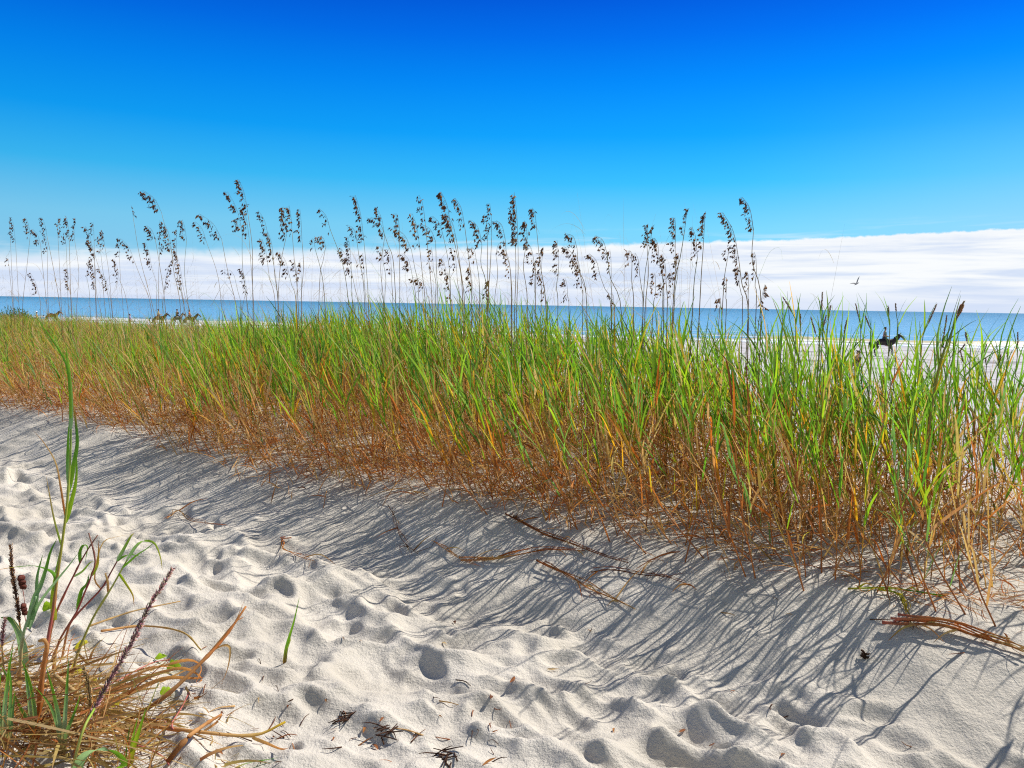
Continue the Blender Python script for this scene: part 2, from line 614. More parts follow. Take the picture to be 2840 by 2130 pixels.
# the beach beyond: long lines of drift and painted ripple shadow, firm damp sand
bv = t.comb(t.math('MULTIPLY', sp.outputs[0], 0.16), t.math('MULTIPLY', t.math('LOGARITHM', t.math('MAXIMUM', t.math('ADD', sp.outputs[1], t.math('MULTIPLY', sp.outputs[0], 0.32)), 1.0), 2.718), 16.0), 0.0)
lines = t.noise(bv, 0.9, 6, 0.62, 0.6)
lines2 = t.noise(bv, 2.3, 4, 0.6, 0.4)
lk = t.math('MAXIMUM', t.smooth(lines, 0.53, 0.62), t.math('MULTIPLY', t.smooth(lines2, 0.54, 0.64), 0.8))
shore_d = t.math('ADD', sp.outputs[1], t.math('MULTIPLY', sp.outputs[0], 0.32))
beach_m = t.smooth(sp.outputs[2], -1.2, -1.7)
bcol = t.mix(t.math('MULTIPLY', lk, 0.75), (0.47, 0.46, 0.47), (0.14, 0.13, 0.13))
wet = t.smooth(shore_d, 92, 108)
bcol = t.mix(wet, bcol, (0.40, 0.38, 0.37))
col = t.mix(beach_m, col, bcol)
p = t.n('ShaderNodeBsdfPrincipled')
t.link(col, p.inputs['Base Color'])
p.inputs['Roughness'].default_value = 0.95
t.val(p.inputs['Roughness'], t.math('MULTIPLY_ADD', wet, -0.55, 0.95))
p.inputs['Specular IOR Level'].default_value = 0.25
bump = t.n('ShaderNodeBump')
bump.inputs['Strength'].default_value = 0.8
bump.inputs['Distance'].default_value = 0.011
bh = t.math('ADD', t.math('MULTIPLY', t.noise(pos, 95, 4, 0.7), 1.0), t.math('MULTIPLY', t.noise(pos, 22, 3, 0.6), 1.4))
t.link(bh, bump.inputs['Height'])
t.link(bump.outputs[0], p.inputs['Normal'])
t.link(p.outputs[0], t.n('ShaderNodeOutputMaterial').inputs[0])
M_SAND = m
tag(big_mesh('sand_ground', co, quads, M_SAND), 'pale trampled sand path, bank and beach', None, None, 'structure')

# ------------------------------------------------------------------ sea
m, t = new_mat('sea_water')
geo = t.n('ShaderNodeNewGeometry')
pos = geo.outputs['Position']
sp = t.n('ShaderNodeSeparateXYZ'); t.link(pos, sp.inputs[0])
off = t.math('ADD', sp.outputs[1], t.math('MULTIPLY', sp.outputs[0], 0.32))        # distance from the shore line
sv = t.comb(t.math('MULTIPLY', sp.outputs[0], 0.25), off, 0.0)
depth = t.smooth(t.math('LOGARITHM', off, 10.0), 2.05, 3.5)
shallow = t.smooth(off, 135, 108)
col = t.mix(depth, (0.13, 0.34, 0.53), (0.022, 0.115, 0.19))
col = t.mix(t.math('MULTIPLY', shallow, 0.8), col, (0.20, 0.36, 0.46))
chop = t.noise(sv, 0.35, 6, 0.65, 0.4)
col = t.mix(t.math('MULTIPLY', t.smooth(chop, 0.45, 0.66), 0.55), col, (0.22, 0.46, 0.66))
# thin lines of foam on the breaking ripples close in
fn = t.noise(t.comb(t.math('MULTIPLY', sp.outputs[0], 0.03), off, 0.0), 0.16, 4, 0.6, 0.5)
fz = t.smooth(off, 170, 112)
foam = t.math('MULTIPLY', t.smooth(fn, 0.56, 0.62), fz)
lace = t.noise(pos, 0.7, 5, 0.7)
foam = t.math('MULTIPLY', foam, t.smooth(lace, 0.36, 0.55))
wash = t.smooth(t.math('ADD', off, t.math('MULTIPLY', t.noise(pos, 0.08, 3, 0.5), 6.0)), 118.5, 114.0)
foam = t.math('MAXIMUM', foam, t.math('MULTIPLY', wash, t.smooth(lace, 0.30, 0.48)))
caps = t.math('MULTIPLY', t.smooth(t.noise(sv, 0.12, 5, 0.75, 0.3), 0.70, 0.74), t.smooth(off, 150, 400))
foam = t.math('MAXIMUM', foam, t.math('MULTIPLY', caps, 0.8))
col = t.mix(foam, col, (0.85, 0.87, 0.88))
p = t.n('ShaderNodeBsdfPrincipled')
t.link(col, p.inputs['Base Color'])
p.inputs['Roughness'].default_value = 0.28
p.inputs['IOR'].default_value = 1.33
p.inputs['Specular IOR Level'].default_value = 0.22
bump = t.n('ShaderNodeBump')
bump.inputs['Strength'].default_value = 1.0
bump.inputs['Distance'].default_value = 0.5
t.link(t.math('ADD', chop, t.math('MULTIPLY', t.noise(sv, 1.4, 4, 0.6), 0.4)), bump.inputs['Height'])
t.link(bump.outputs[0], p.inputs['Normal'])
t.link(p.outputs[0], t.n('ShaderNodeOutputMaterial').inputs[0])
M_SEA = m
sx = np.concatenate([-np.geomspace(60, 40000, 40)[::-1], np.linspace(-55, 55, 45), np.geomspace(60, 40000, 40)])
so = np.concatenate([np.linspace(103, 220, 235), np.geomspace(221, 70000, 60)])      # along the shore normal
SX, SO = np.meshgrid(sx, so)
SY = SO - 0.32 * np.clip(SX, -400, 400)
near = sstep(-SO, -190, -112)
SZ = SEA_Z + 0.10 * np.sin(SO * 0.42 + 2.2 * vnoise(SX, SO, 0.02, 51)) * near + 0.05 * vnoise(SX, SO, 0.2, 52)
SZ = np.where(SO < 112, SEA_Z + (SZ - SEA_Z) * sstep(SO, 103, 112), SZ)
ns, no = len(sx), len(so)
ii, jj = np.meshgrid(np.arange(no - 1), np.arange(ns - 1), indexing='ij')
sq = np.stack([ii * ns + jj, ii * ns + jj + 1, (ii + 1) * ns + jj + 1, (ii + 1) * ns + jj], -1).reshape(-1, 4)
tag(big_mesh('sea_water', np.stack([SX, SY, SZ], -1).reshape(-1, 3), sq, M_SEA), 'blue sea reaching to the horizon', None, None, 'structure')

# the low breaker with its sandy face, right-hand side of the shore
m, t = new_mat('breaker_water')
geo = t.n('ShaderNodeNewGeometry')
at = t.n('ShaderNodeAttribute', attribute_name='col')
lace = t.noise(geo.outputs['Position'], 1.2, 5, 0.7)
p = t.n('ShaderNodeBsdfPrincipled')
t.link(t.mix(t.math('MULTIPLY', t.smooth(lace, 0.5, 0.66), 0.5), at.outputs['Color'], (0.85, 0.86, 0.85)), p.inputs['Base Color'])
p.inputs['Roughness'].default_value = 0.35
t.link(p.outputs[0], t.n('ShaderNodeOutputMaterial').inputs[0])
M_BREAK = m


def breaker(x0, x1, off, hgt, face, seed):
    xs = np.linspace(x0, x1, 160)
    prof = [(-1.6, -0.10), (-1.1, 0.10), (-0.75, 0.42), (-0.35, 0.9), (0.0, 1.0), (0.8, 0.7), (2.0, 0.25), (3.4, -0.10)]
    V, C = [], []
    foam = np.array((0.86, 0.87, 0.86)); back = np.array((0.13, 0.33, 0.48))
    for x in xs:
        e = np.interp(x, [x0, x0 + 8, x1 - 8, x1], [0, 1, 1, 0])
        wob = 1.6 * vnoise(np.array([x]), np.array([0.0]), 0.09, seed)[0]
        hh = hgt * e * (0.75 + 0.8 * vnoise(np.array([x]), np.array([5.0]), 0.16, seed + 1)[0])
        for k, (o, h) in enumerate(prof):
            V.append((x, shore_y(x) - 111.5 + off + o + wob, SEA_Z + hh * h - (1 - e) * 0.12))
            C.append(foam if k < 2 else np.array(face) if k < 5 else back)
    n = len(prof)
    F = [(i * n + k, (i + 1) * n + k, (i + 1) * n + k + 1, i * n + k + 1) for i in range(len(xs) - 1) for k in range(n - 1)]
    mb = MB(); mb.add(V, F, np.array(C))
    return tag(mb.build('wave', M_BREAK), 'low breaking wave along the shore', None, None, 'structure')


breaker(30, 120, 119.0, 0.62, (0.50, 0.46, 0.27), 60)
breaker(-90, 5, 120.0, 0.5, (0.70, 0.74, 0.72), 64)
breaker(-150, -10, 131.0, 0.45, (0.16, 0.38, 0.52), 68)
breaker(-30, 60, 127.0, 0.4, (0.20, 0.40, 0.5), 72)

# ------------------------------------------------------------------ the mass of the grass belt
def unit(a):
    return a / (np.linalg.norm(a, axis=-1, keepdims=True) + 1e-9)


def ribbons(P0, d0, length, width, droop, curl, c0, c1, S, wroll, wmin=0.3):
    """many flat curved blades at once: returns coordinates, quads and vertex colours"""
    N = len(P0)
    tt = np.linspace(0, 1, S + 1)
    g = np.array((0, 0, -1.0))
    side = unit(np.cross(d0, np.array((0.1, 0.2, 1.0))))
    up2 = np.cross(side, d0)
    wd = side * np.cos(wroll)[:, None] + up2 * np.sin(wroll)[:, None]
    T = tt[None, :, None]
    ctr = P0[:, None, :] + length[:, None, None] * (d0[:, None, :] * T + g[None, None, :] * (droop[:, None, None] * T ** 2) + side[:, None, :] * (curl[:, None, None] * T ** 2))
    prof = np.minimum(1, tt * 4 + wmin) * np.maximum(1 - tt, 0.03) ** 0.6
    h = width[:, None, None] * prof[None, :, None] / 2
    A, B = ctr - wd[:, None, :] * h, ctr + wd[:, None, :] * h
    co = np.stack([A, B], 2).reshape(-1, 3)
    base = (np.arange(N) * (S + 1) * 2)[:, None]
    k = np.arange(S)[None, :] * 2
    q = np.stack([base + k, base + k + 1, base + k + 3, base + k + 2], -1).reshape(-1, 4)
    cc = c0[:, None, :] * (1 - T) + c1[:, None, :] * T
    cc = np.repeat(cc[:, :, None, :], 2, 2).reshape(-1, 3)
    return co, q, cc


class Mass:
    def __init__(self):
        self.co, self.q, self.c, self.n = [], [], [], 0

    def add(self, co, q, c):
        self.co.append(co); self.q.append(q + self.n); self.c.append(c); self.n += len(co)

    def build(self, name, mat, label):
        o = big_mesh(name, np.concatenate(self.co), np.concatenate(self.q), mat, np.concatenate(self.c))
        return tag(o, label, None, None, 'stuff')


def pick(pal, n):
    pal = np.array(pal)
    return pal[rng.integers(0, len(pal), n)] * rng.uniform(0.75, 1.25, (n, 1))


def belt_points(n, s_lo=-0.05, x_lo=-13, x_hi=4.2):
    """random rooting points in the belt: (x, y, s, w)"""
    x = rng.uniform(x_lo, x_hi, n)
    w = np.interp(x, BW_X, BW_V)
    f = rng.random(n) ** 0.85
    s = s_lo + f * (w - s_lo)
    sl = (edge_y(x + 0.3) - edge_y(x - 0.3)) / 0.6
    nrm = np.sqrt(1 + sl ** 2)
    return x, edge_y(x) + s * nrm, s, w


def belt_height(x, y):
    h = np.interp(x, [-12, -6, -3.5, -2, 0, 2, 4], [0.55, 0.60, 0.70, 0.92, 1.02, 0.90, 0.80])
    return h * (1 + 0.22 * vnoise(x, y, 1.3, 80) + 0.14 * vnoise(x, y, 4.0, 81))


green, dry = Mass(), Mass()
RUST = [np.array(c) for c in ((0.50, 0.24, 0.08), (0.44, 0.15, 0.045), (0.60, 0.40, 0.18), (0.30, 0.10, 0.035), (0.55, 0.33, 0.10), (0.52, 0.32, 0.17))]

NST = 10000
x, y, s, w = belt_points(NST)
clump = vnoise(x, y, 2.6, 82) + 0.6 * vnoise(x, y, 6, 83)
keep = rng.random(NST) < np.clip(0.75 + 1.0 * clump, 0.1, 1)
# the belt thins out towards its right-hand end
thin = np.interp(x, [1.4, 1.9, 2.35, 4.2], [1, 0.75, 0.36, 0.3])
keep &= rng.random(NST) < thin
sparse = 1 - np.interp(x, [0.1, 1.0, 2.0], [0, 0.75, 0.9]) * (1 - sstep(s, 0.15, 0.85))
keep &= rng.random(NST) < sparse
x, y, s, w = x[keep], y[keep], s[keep], w[keep]
n = len(x)
z = ground_z(x, y)
front = 1 - sstep(s, 0.0, 0.7)
H = belt_height(x, y) * rng.uniform(0.62, 1.06, n) * (1 - 0.22 * front)
lean = np.stack([-0.17 + 0.14 * rng.normal(size=n) - 0.10 * front, -0.04 + 0.13 * rng.normal(size=n) - 0.08 * front, np.ones(n)], -1)
ld = unit(lean)
base = np.stack([x, y, z - 0.02], -1)
leftness = sstep(-x, 1.8, 5.0)
# stems
SW = rng.uniform(0.0045, 0.0085, n)
c0 = pick(RUST, n); c1 = pick(GREEN, n) * 0.9
tanm = rng.random(n) < 0.35
c1[tanm] = pick(TAN, tanm.sum())
dry.add(*ribbons(base, ld, H * 0.9, SW, -0.06 + 0.08 * rng.normal(size=n), 0.05 * rng.normal(size=n), c0, c0 * 0.4 + c1 * 0.6, 5, rng.uniform(0, 3.14, n), 1.0))
# leaves up the stems
for k in range(11):
    f = (k + rng.uniform(0, 1, n)) / 11
    f = 0.04 + 0.88 * f
    P0 = base + ld * (H * f)[:, None]
    phi = rng.uniform(0, 2 * math.pi, n)
    spread = np.where(f < 0.46, rng.uniform(0.35, 1.3, n), rng.uniform(0.07, 0.36, n))
    d0 = unit(ld + np.stack([np.cos(phi) * spread, np.sin(phi) * spread, np.where(f < 0.35, rng.uniform(-0.5, 0.2, n), 0)], -1))
    ln = np.where(f < 0.45, rng.uniform(0.10, 0.28, n), rng.uniform(0.22, 0.46, n)) * (0.75 + 0.25 * H)
    wd = np.where(f < 0.4, rng.uniform(0.005, 0.012, n), rng.uniform(0.008, 0.0175, n))
    wd = wd * (1 - 0.25 * leftness)
    dr = np.where(f < 0.4, rng.uniform(0.0, 0.9, n), np.abs(rng.normal(0.03, 0.13, n)))
    cu = rng.normal(0, 0.22, n) * (1 + 1.3 * leftness)
    # old leaves low on the stem are dead, the newest at the top are green
    u = f + 0.13 * rng.normal(size=n) + 0.10 * vnoise(x, y, 1.5, 84) - 0.16 * front
    cb = pick(BROWN + RUST, n); ce = pick(BROWN + RUST, n)
    mid = (u > 0.46) & (u <= 0.58)
    cb[mid] = pick(YELL + TAN + GREEN[:2], mid.sum()); ce[mid] = pick(YELL + BROWN[:2] + GREEN[3:4], mid.sum())
    hi = u > 0.58
    cb[hi] = pick(GREEN, hi.sum()); ce[hi] = pick(GREEN + GREEN + YELL[2:3], hi.sum())
    yl = hi & (rng.random(n) < 0.06)
    cb[yl] = pick(YELL, yl.sum()); ce[yl] = pick(YELL, yl.sum())
    tn = rng.random(n) < np.where(hi, 0.05 + 0.30 * leftness, 0.16 + 0.35 * leftness)
    cb[tn] = pick(TAN, tn.sum()); ce[tn] = pick(TAN, tn.sum())
    rib = ribbons(P0, d0, ln, wd, dr, cu, cb, ce, 6, rng.uniform(0, 3.14, n))
    m_ = hi
    for sel, tgt in ((hi | mid, green), (~(hi | mid), dry)):
        idx = np.nonzero(sel)[0]
        if len(idx):
            tgt.add(*ribbons(P0[idx], d0[idx], ln[idx], wd[idx], dr[idx], cu[idx], cb[idx], ce[idx], 6, rng.uniform(0, 3.14, len(idx))))
# a low thicket of young shoots and broken leaves between the stems
NB = 47000
x, y, s, w = belt_points(NB, -0.10)
near_edge = (rng.random(NB) < 0.20) & (x < 1.6)
_ns = rng.uniform(-0.08, 0.55, NB)
y = np.where(near_edge, y + (_ns - s) * 1.25, y); s = np.where(near_edge, _ns, s)
keep = rng.random(NB) < np.interp(x, [1.4, 1.9, 2.35, 4.2], [1, 0.75, 0.42, 0.35]) * np.clip(0.8 + 0.9 * vnoise(x, y, 3.0, 86), 0.15, 1)
sparse = 1 - np.interp(x, [0.1, 1.0, 2.0], [0, 0.7, 0.85]) * (1 - sstep(s, 0.15, 0.85))
keep &= rng.random(NB) < sparse
x, y, s = x[keep], y[keep], s[keep]; n = len(x)
z = ground_z(x, y)
lev = rng.random(n) ** 1.6 * 0.50 * (0.6 + 0.4 * sstep(s, 0, 0.6))
phi = rng.uniform(0, 2 * math.pi, n)
d0 = unit(np.stack([np.cos(phi) - 0.2, np.sin(phi), rng.uniform(-0.3, 2.6, n)], -1))
ln = rng.uniform(0.08, 0.30, n)
dry.add(*ribbons(np.stack([x, y, z + lev], -1), d0, ln, rng.uniform(0.004, 0.011, n), rng.uniform(-0.1, 0.7, n), rng.normal(0, 0.4, n), pick(BROWN + RUST, n), pick(BROWN + RUST + TAN[:1], n), 5, rng.uniform(0, 3.14, n)))
# straight dead stalks, many of them leaning or broken
NK = 5200
x, y, s, w = belt_points(NK, -0.08)
keep = rng.random(NK) < np.interp(x, [1.0, 1.9, 2.6, 4.2], [1, 0.8, 0.5, 0.35])
sparse = 1 - np.interp(x, [0.1, 1.0, 2.0], [0, 0.7, 0.85]) * (1 - sstep(s, 0.15, 0.85))
keep &= rng.random(NK) < sparse
x, y, s = x[keep], y[keep], s[keep]; n = len(x)
z = ground_z(x, y)
d0 = unit(np.stack([-0.35 + 0.35 * rng.normal(size=n), -0.1 + 0.3 * rng.normal(size=n), np.ones(n)], -1))
dry.add(*ribbons(np.stack([x, y, z - 0.01], -1), d0, rng.uniform(0.25, 0.75, n), rng.uniform(0.0045, 0.009, n), rng.normal(0.02, 0.08, n), rng.normal(0, 0.08, n), pick(RUST + TAN, n), pick(RUST + TAN + YELL[:1], n), 4, rng.uniform(0, 3.14, n), 1.0))
# fallen leaves and stubble lying on the sand along the front edge
NL = 5200
x, y, s, w = belt_points(NL, -0.16)
y = y - np.maximum(0, s - rng.exponential(0.12, NL) + 0.06)
n = len(x); s = behind_edge(x, y); z = ground_z(x, y)
phi = rng.uniform(0, 2 * math.pi, n)
d0 = unit(np.stack([np.cos(phi), np.sin(phi), rng.uniform(0.0, 0.5, n)], -1))
dry.add(*ribbons(np.stack([x, y, z + 0.004], -1), d0, rng.uniform(0.05, 0.22, n), rng.uniform(0.002, 0.006, n), rng.uniform(0.0, 0.3, n), rng.normal(0, 0.5, n), pick(BROWN + TAN[:1], n), pick(BROWN, n), 5, rng.uniform(0, 3.14, n)))
# bare thin culms that have lost their seed heads, and fine curling leaves among the sea oats
NC = 430
x, y, s, w = belt_points(NC, 0.3, -8.5, 1.6)
z = ground_z(x, y)
d0 = unit(np.stack([-0.12 + 0.13 * rng.normal(size=NC), 0.1 * rng.normal(size=NC), np.ones(NC)], -1))
ln = rng.uniform(1.15, 1.85, NC)
dry.add(*ribbons(np.stack([x, y, z], -1), d0, ln, rng.uniform(0.0022, 0.0036, NC), rng.normal(0.01, 0.02, NC), rng.normal(0, 0.06, NC), pick(BROWN[:3], NC) * 0.6, pick(TAN, NC) * 0.7, 8, rng.uniform(-0.4, 0.4, NC), 1.0))
for k in range(2):
    f = rng.uniform(0.55, 0.95, NC)
    P0 = np.stack([x, y, z], -1) + d0 * (ln * f)[:, None]
    sg = np.where(rng.random(NC) < 0.6, -1.0, 1.0)
    dd = unit(np.stack([sg * rng.uniform(0.3, 1.0, NC), 0.3 * rng.normal(size=NC), np.ones(NC)], -1))
    dry.add(*ribbons(P0, dd, rng.uniform(0.15, 0.42, NC), rng.uniform(0.002, 0.004, NC), rng.uniform(0.2, 1.1, NC), rng.normal(0, 0.3, NC), pick(TAN, NC) * 0.6, pick(TAN, NC) * 0.6, 9, rng.uniform(-0.5, 0.5, NC)))
green.build('beach_grass', M_LEAF, 'dense green beach grass with upright blades filling the dune belt')
dry.build('dead_beach_grass', M_DRY, 'brown dead stems and old leaves tangled low in the grass belt')

# ------------------------------------------------------------------ sea oats
def spikelet_head(mb, axis, dens, brown, size, hang):
    """a one-sided panicle: short branchlets hanging from the bent tip of the stem, each with flat oval spikelets"""
    n = len(axis)
    ln = np.linalg.norm(np.diff(axis, axis=0), axis=1).sum()
    nb = max(8, int(ln * 125 * dens / size ** 0.7))
    pal = [np.array(c) for c in ((0.10, 0.045, 0.028), (0.075, 0.035, 0.035), (0.14, 0.065, 0.03), (0.055, 0.03, 0.035))]
    palb = [np.array(c) for c in ((0.36, 0.17, 0.05), (0.27, 0.12, 0.045), (0.42, 0.24, 0.09))]
    mb.tube(axis, np.linspace(0.0016, 0.0007, n), (0.20, 0.14, 0.06), 4)
    for i in range(nb):
        f = (i + rng.uniform(0, 1)) / nb
        if math.sin(f * 17 + brown * 9) > 0.75 and rng.random() < 0.75:
            continue                                   # gaps between the whorls
        k = f * (n - 1); a = int(min(k, n - 2)); p = axis[a] + (axis[a + 1] - axis[a]) * (k - a)
        tan = axis[a + 1] - axis[a]; tan /= np.linalg.norm(tan) + 1e-9
        out = hang + rng.normal(size=3) * 0.35
        out /= np.linalg.norm(out)
        bl = rng.uniform(0.02, 0.085) * size * (1.15 - 0.6 * f)
        q = p + (out * 0.8 + tan * 0.35) * bl + np.array((0, 0, -0.25 * bl))
        mb.tube([p, (p + q) / 2 + np.array((0, 0, 0.1 * bl)), q], 0.0005, (0.2, 0.13, 0.06), 3)
        for _ in range(rng.integers(2, 5)):
            r_ = p + (q - p) * rng.uniform(0.55, 1.0)
            ax = out * 0.55 + np.array((0, 0, -0.8)) + rng.normal(size=3) * 0.35
            c = (palb if rng.random() < brown else pal)[rng.integers(0, 3)] * rng.uniform(0.7, 1.3)
            mb.grain(r_, ax, rng.uniform(0.020, 0.036) * size, rng.uniform(0.009, 0.015) * size, 0.004 * size, c)


OATS = []          # x0, tip, head end, foot (zoomed readings, 3.115 px to one photo pixel), density, brown share, size


def _o(x0, rows):
    for r_ in rows:
        OATS.append((x0,) + r_)


_o(0, [
    (78, 375, 90, 560, 120, 1200, .7, .1), (108, 400, 135, 610, 170, 1250, .5, .1), (222, 385, 262, 530, 195, 1150, 1.0, .3), (285, 485, 350, 610, 400, 1100, 1.0, .2),
    (360, 380, 405, 540, 510, 1100, .8, .1), (395, 545, 412, 680, 415, 1100, .7, .2), (500, 385, 500, 540, 530, 1150, .7, .3), (575, 375, 597, 545, 612, 1100, .9, .2),
    (560, 540, 572, 635, 590, 1150, .6, .1), (655, 385, 645, 580, 660, 1200, .9, .2), (740, 460, 800, 650, 830, 1100, .9, .2), (762, 580, 830, 740, 905, 1150, 1.2, .2),
    (805, 420, 812, 540, 822, 1000, .5, .1), (880, 490, 905, 630, 962, 1100, .9, .5), (850, 540, 868, 670, 940, 1100, .7, .4), (850, 820, 940, 1010, 965, 1180, .8, .2),
    (762, 740, 750, 900, 780, 1200, .8, .2), (798, 780, 830, 990, 870, 1200, 1.0, .3), (1030, 560, 1032, 740, 1062, 1150, .8, .1), (1045, 565, 1160, 760, 1292, 1100, .8, .1),
    (1132, 280, 1150, 380, 1330, 1200, .25, .1), (990, 740, 1030, 920, 1100, 1150, .8, .1), (572, 820, 602, 1000, 622, 1200, .9, .3), (262, 860, 335, 1050, 350, 1200, .8, .2),
    (70, 735, 76, 790, 110, 1150, .6, .4), (1240, 150, 1395, 340, 1600, 1200, 1.5, .1), (1270, 455, 1342, 575, 1422, 1100, 1.2, .1), (1376, 410, 1380, 680, 1372, 1150, .8, .1),
    (1260, 600, 1310, 820, 1352, 1150, 1.0, .1), (1430, 450, 1482, 660, 1552, 1100, 1.0, .2), (1530, 490, 1526, 700, 1592, 1150, .7, .3), (1575, 400, 1612, 580, 1632, 1200, .9, .2),
    (1482, 750, 1422, 990, 1402, 1150, .8, .2), (1520, 680, 1582, 980, 1642, 1200, .8, .3), (1688, 420, 1782, 590, 1922, 1250, .7, .2), (1722, 350, 1915, 570, 2052, 1200, 1.0, .2),
    (1968, 160, 2092, 500, 2142, 1200, 1.1, .2), (2064, 55, 2142, 350, 2182, 1000, 1.2, .2), (2098, 300, 2152, 560, 2192, 1150, .9, .2), (2085, 820, 2132, 1010, 2092, 1200, 1.0, .05),
    (1935, 835, 2025, 890, 2085, 1150, .6, .05)])
_o(710, [
    (20, 320, 105, 540, 192, 1100, .6, .1), (52, 570, 98, 770, 162, 1080, 1.1, .3), (105, 510, 152, 740, 187, 1080, 1.0, .3), (240, 290, 262, 545, 192, 1080, 1.3, .3),
    (285, 275, 312, 505, 362, 1080, 1.0, .4), (380, 310, 397, 580, 392, 1080, .8, .2), (200, 680, 288, 880, 342, 1080, 1.0, .2), (545, 305, 642, 490, 802, 1150, .6, .05),
    (560, 545, 602, 640, 552, 900, 1.4, .7), (485, 565, 512, 660, 592, 1080, .6, .1), (860, 190, 932, 580, 972, 1130, 1.3, .2), (812, 455, 872, 590, 932, 1000, .8, .1),
    (1045, 300, 1112, 550, 1102, 1130, 1.0, .2), (990, 385, 1090, 470, 1190, 800, 1.2, .1), (735, 650, 832, 880, 882, 1130, 1.0, .3), (795, 545, 822, 780, 832, 1130, .9, .1),
    (1215, 350, 1242, 530, 1242, 900, 1.0, .3), (1350, 350, 1412, 625, 1462, 1130, 1.2, .6), (1190, 470, 1342, 660, 1402, 1000, 1.5, .5), (1410, 190, 1462, 430, 1522, 1130, .6, .1),
    (1430, 440, 1552, 590, 1572, 1130, 1.1, .3), (1598, 160, 1682, 460, 1782, 1000, 1.9, .2), (1525, 370, 1622, 560, 1682, 1130, 1.2, .1), (1640, 350, 1732, 580, 1802, 1130, 1.5, .4),
    (1720, 215, 1802, 450, 1862, 1000, 1.1, .3), (1880, 415, 1952, 620, 1992, 1000, 1.5, .4), (2020, 260, 2037, 545, 2002, 1130, .8, .1), (1975, 350, 2002, 600, 2012, 1130, .6, .1),
    (2078, 410, 2152, 565, 2202, 900, 1.1, .1), (1860, 640, 1902, 745, 1932, 1100, .9, .5), (1270, 690, 1342, 840, 1382, 1100, 1.1, .4), (1515, 640, 1532, 830, 1552, 1100, .7, .5),
    (1600, 730, 1642, 880, 1682, 1100, .8, .2), (1660, 850, 1682, 1090, 1692, 1130, .8, .5), (1840, 800, 1872, 990, 1892, 1120, 1.1, .5), (2128, 590, 2072, 700, 2062, 1100, .6, .3),
    (2140, 640, 2202, 870, 2212, 1100, .8, .5), (2018, 920, 2010, 1085, 1992, 1150, 1.2, .8), (1350, 900, 1472, 1000, 1500, 1130, 1.2, .7), (325, 740, 352, 875, 352, 1080, .7, .2),
    (385, 770, 392, 935, 392, 1080, .7, .3), (1078, 630, 1097, 765, 1112, 1100, .8, .3), (1145, 650, 1172, 860, 1182, 1100, .6, .3), (920, 690, 934, 840, 950, 1130, .6, .3),
    (1700, 640, 1732, 820, 1762, 1100, .7, .4)])
_o(1420, [
    (20, 165, 52, 610, 42, 1130, 1.5, .4), (2, 300, 30, 620, 25, 1130, 1.0, .2), (110, 410, 132, 570, 132, 1100, 1.4, .2), (118, 590, 192, 770, 202, 1050, 1.1, .5),
    (178, 300, 212, 480, 292, 1130, 1.1, .2), (275, 640, 250, 890, 252, 1100, 1.1, .3), (206, 740, 196, 950, 202, 1100, .9, .5), (245, 880, 292, 1090, 295, 1150, .8, .6),
    (390, 580, 402, 860, 397, 1130, .9, .3), (478, 525, 562, 650, 642, 1050, 1.0, .2), (455, 635, 572, 840, 642, 1080, 1.0, .3), (545, 690, 602, 970, 612, 1080, 1.0, .4),
    (668, 695, 762, 890, 852, 1130, 1.1, .2), (724, 540, 822, 700, 942, 1160, 1.3, .3), (845, 660, 857, 850, 862, 1100, .7, .4), (460, 910, 482, 1070, 492, 1150, .8, .3),
    (1012, 672, 1037, 770, 1052, 1150, 1.2, .9), (1065, 690, 1102, 870, 1132, 1130, .8, .2), (1176, 435, 1167, 640, 1152, 1150, .9, .2), (1230, 445, 1195, 610, 1132, 1200, .7, .2),
    (1232, 560, 1272, 745, 1312, 1130, 1.5, .3), (1408, 380, 1410, 650, 1392, 1150, 1.4, .4), (1532, 300, 1490, 510, 1402, 1000, .8, .2), (1555, 460, 1602, 735, 1562, 1150, 1.1, .4),
    (1672, 330, 1652, 650, 1622, 1150, 1.3, .5), (1822, 340, 1962, 765, 2042, 1200, 1.4, .3), (1988, 205, 2087, 495, 2152, 1100, 1.4, .2), (1300, 700, 1332, 950, 1342, 1150, 1.3, .6),
    (1440, 690, 1432, 890, 1402, 1150, 1.2, .5), (1378, 850, 1392, 1040, 1392, 1170, 1.0, .5), (1230, 860, 1242, 1010, 1222, 1150, .9, .6), (1285, 950, 1302, 1060, 1300, 1150, .8, .4),
    (1950, 800, 1962, 960, 1992, 1150, 1.0, .4), (2033, 850, 2042, 1010, 2042, 1170, 1.0, .7), (2092, 680, 2112, 870, 2112, 1100, .9, .5), (1848, 900, 1852, 1010, 1852, 1170, .6, .4),
    (1800, 1080, 1800, 1170, 1792, 1210, 1.0, .8), (858, 1040, 882, 1135, 885, 1180, .8, .5), (2185, 960, 2140, 1235, 2128, 1330, 1.0, .7), (1902, 620, 1862, 740, 1822, 1100, .7, .2)])

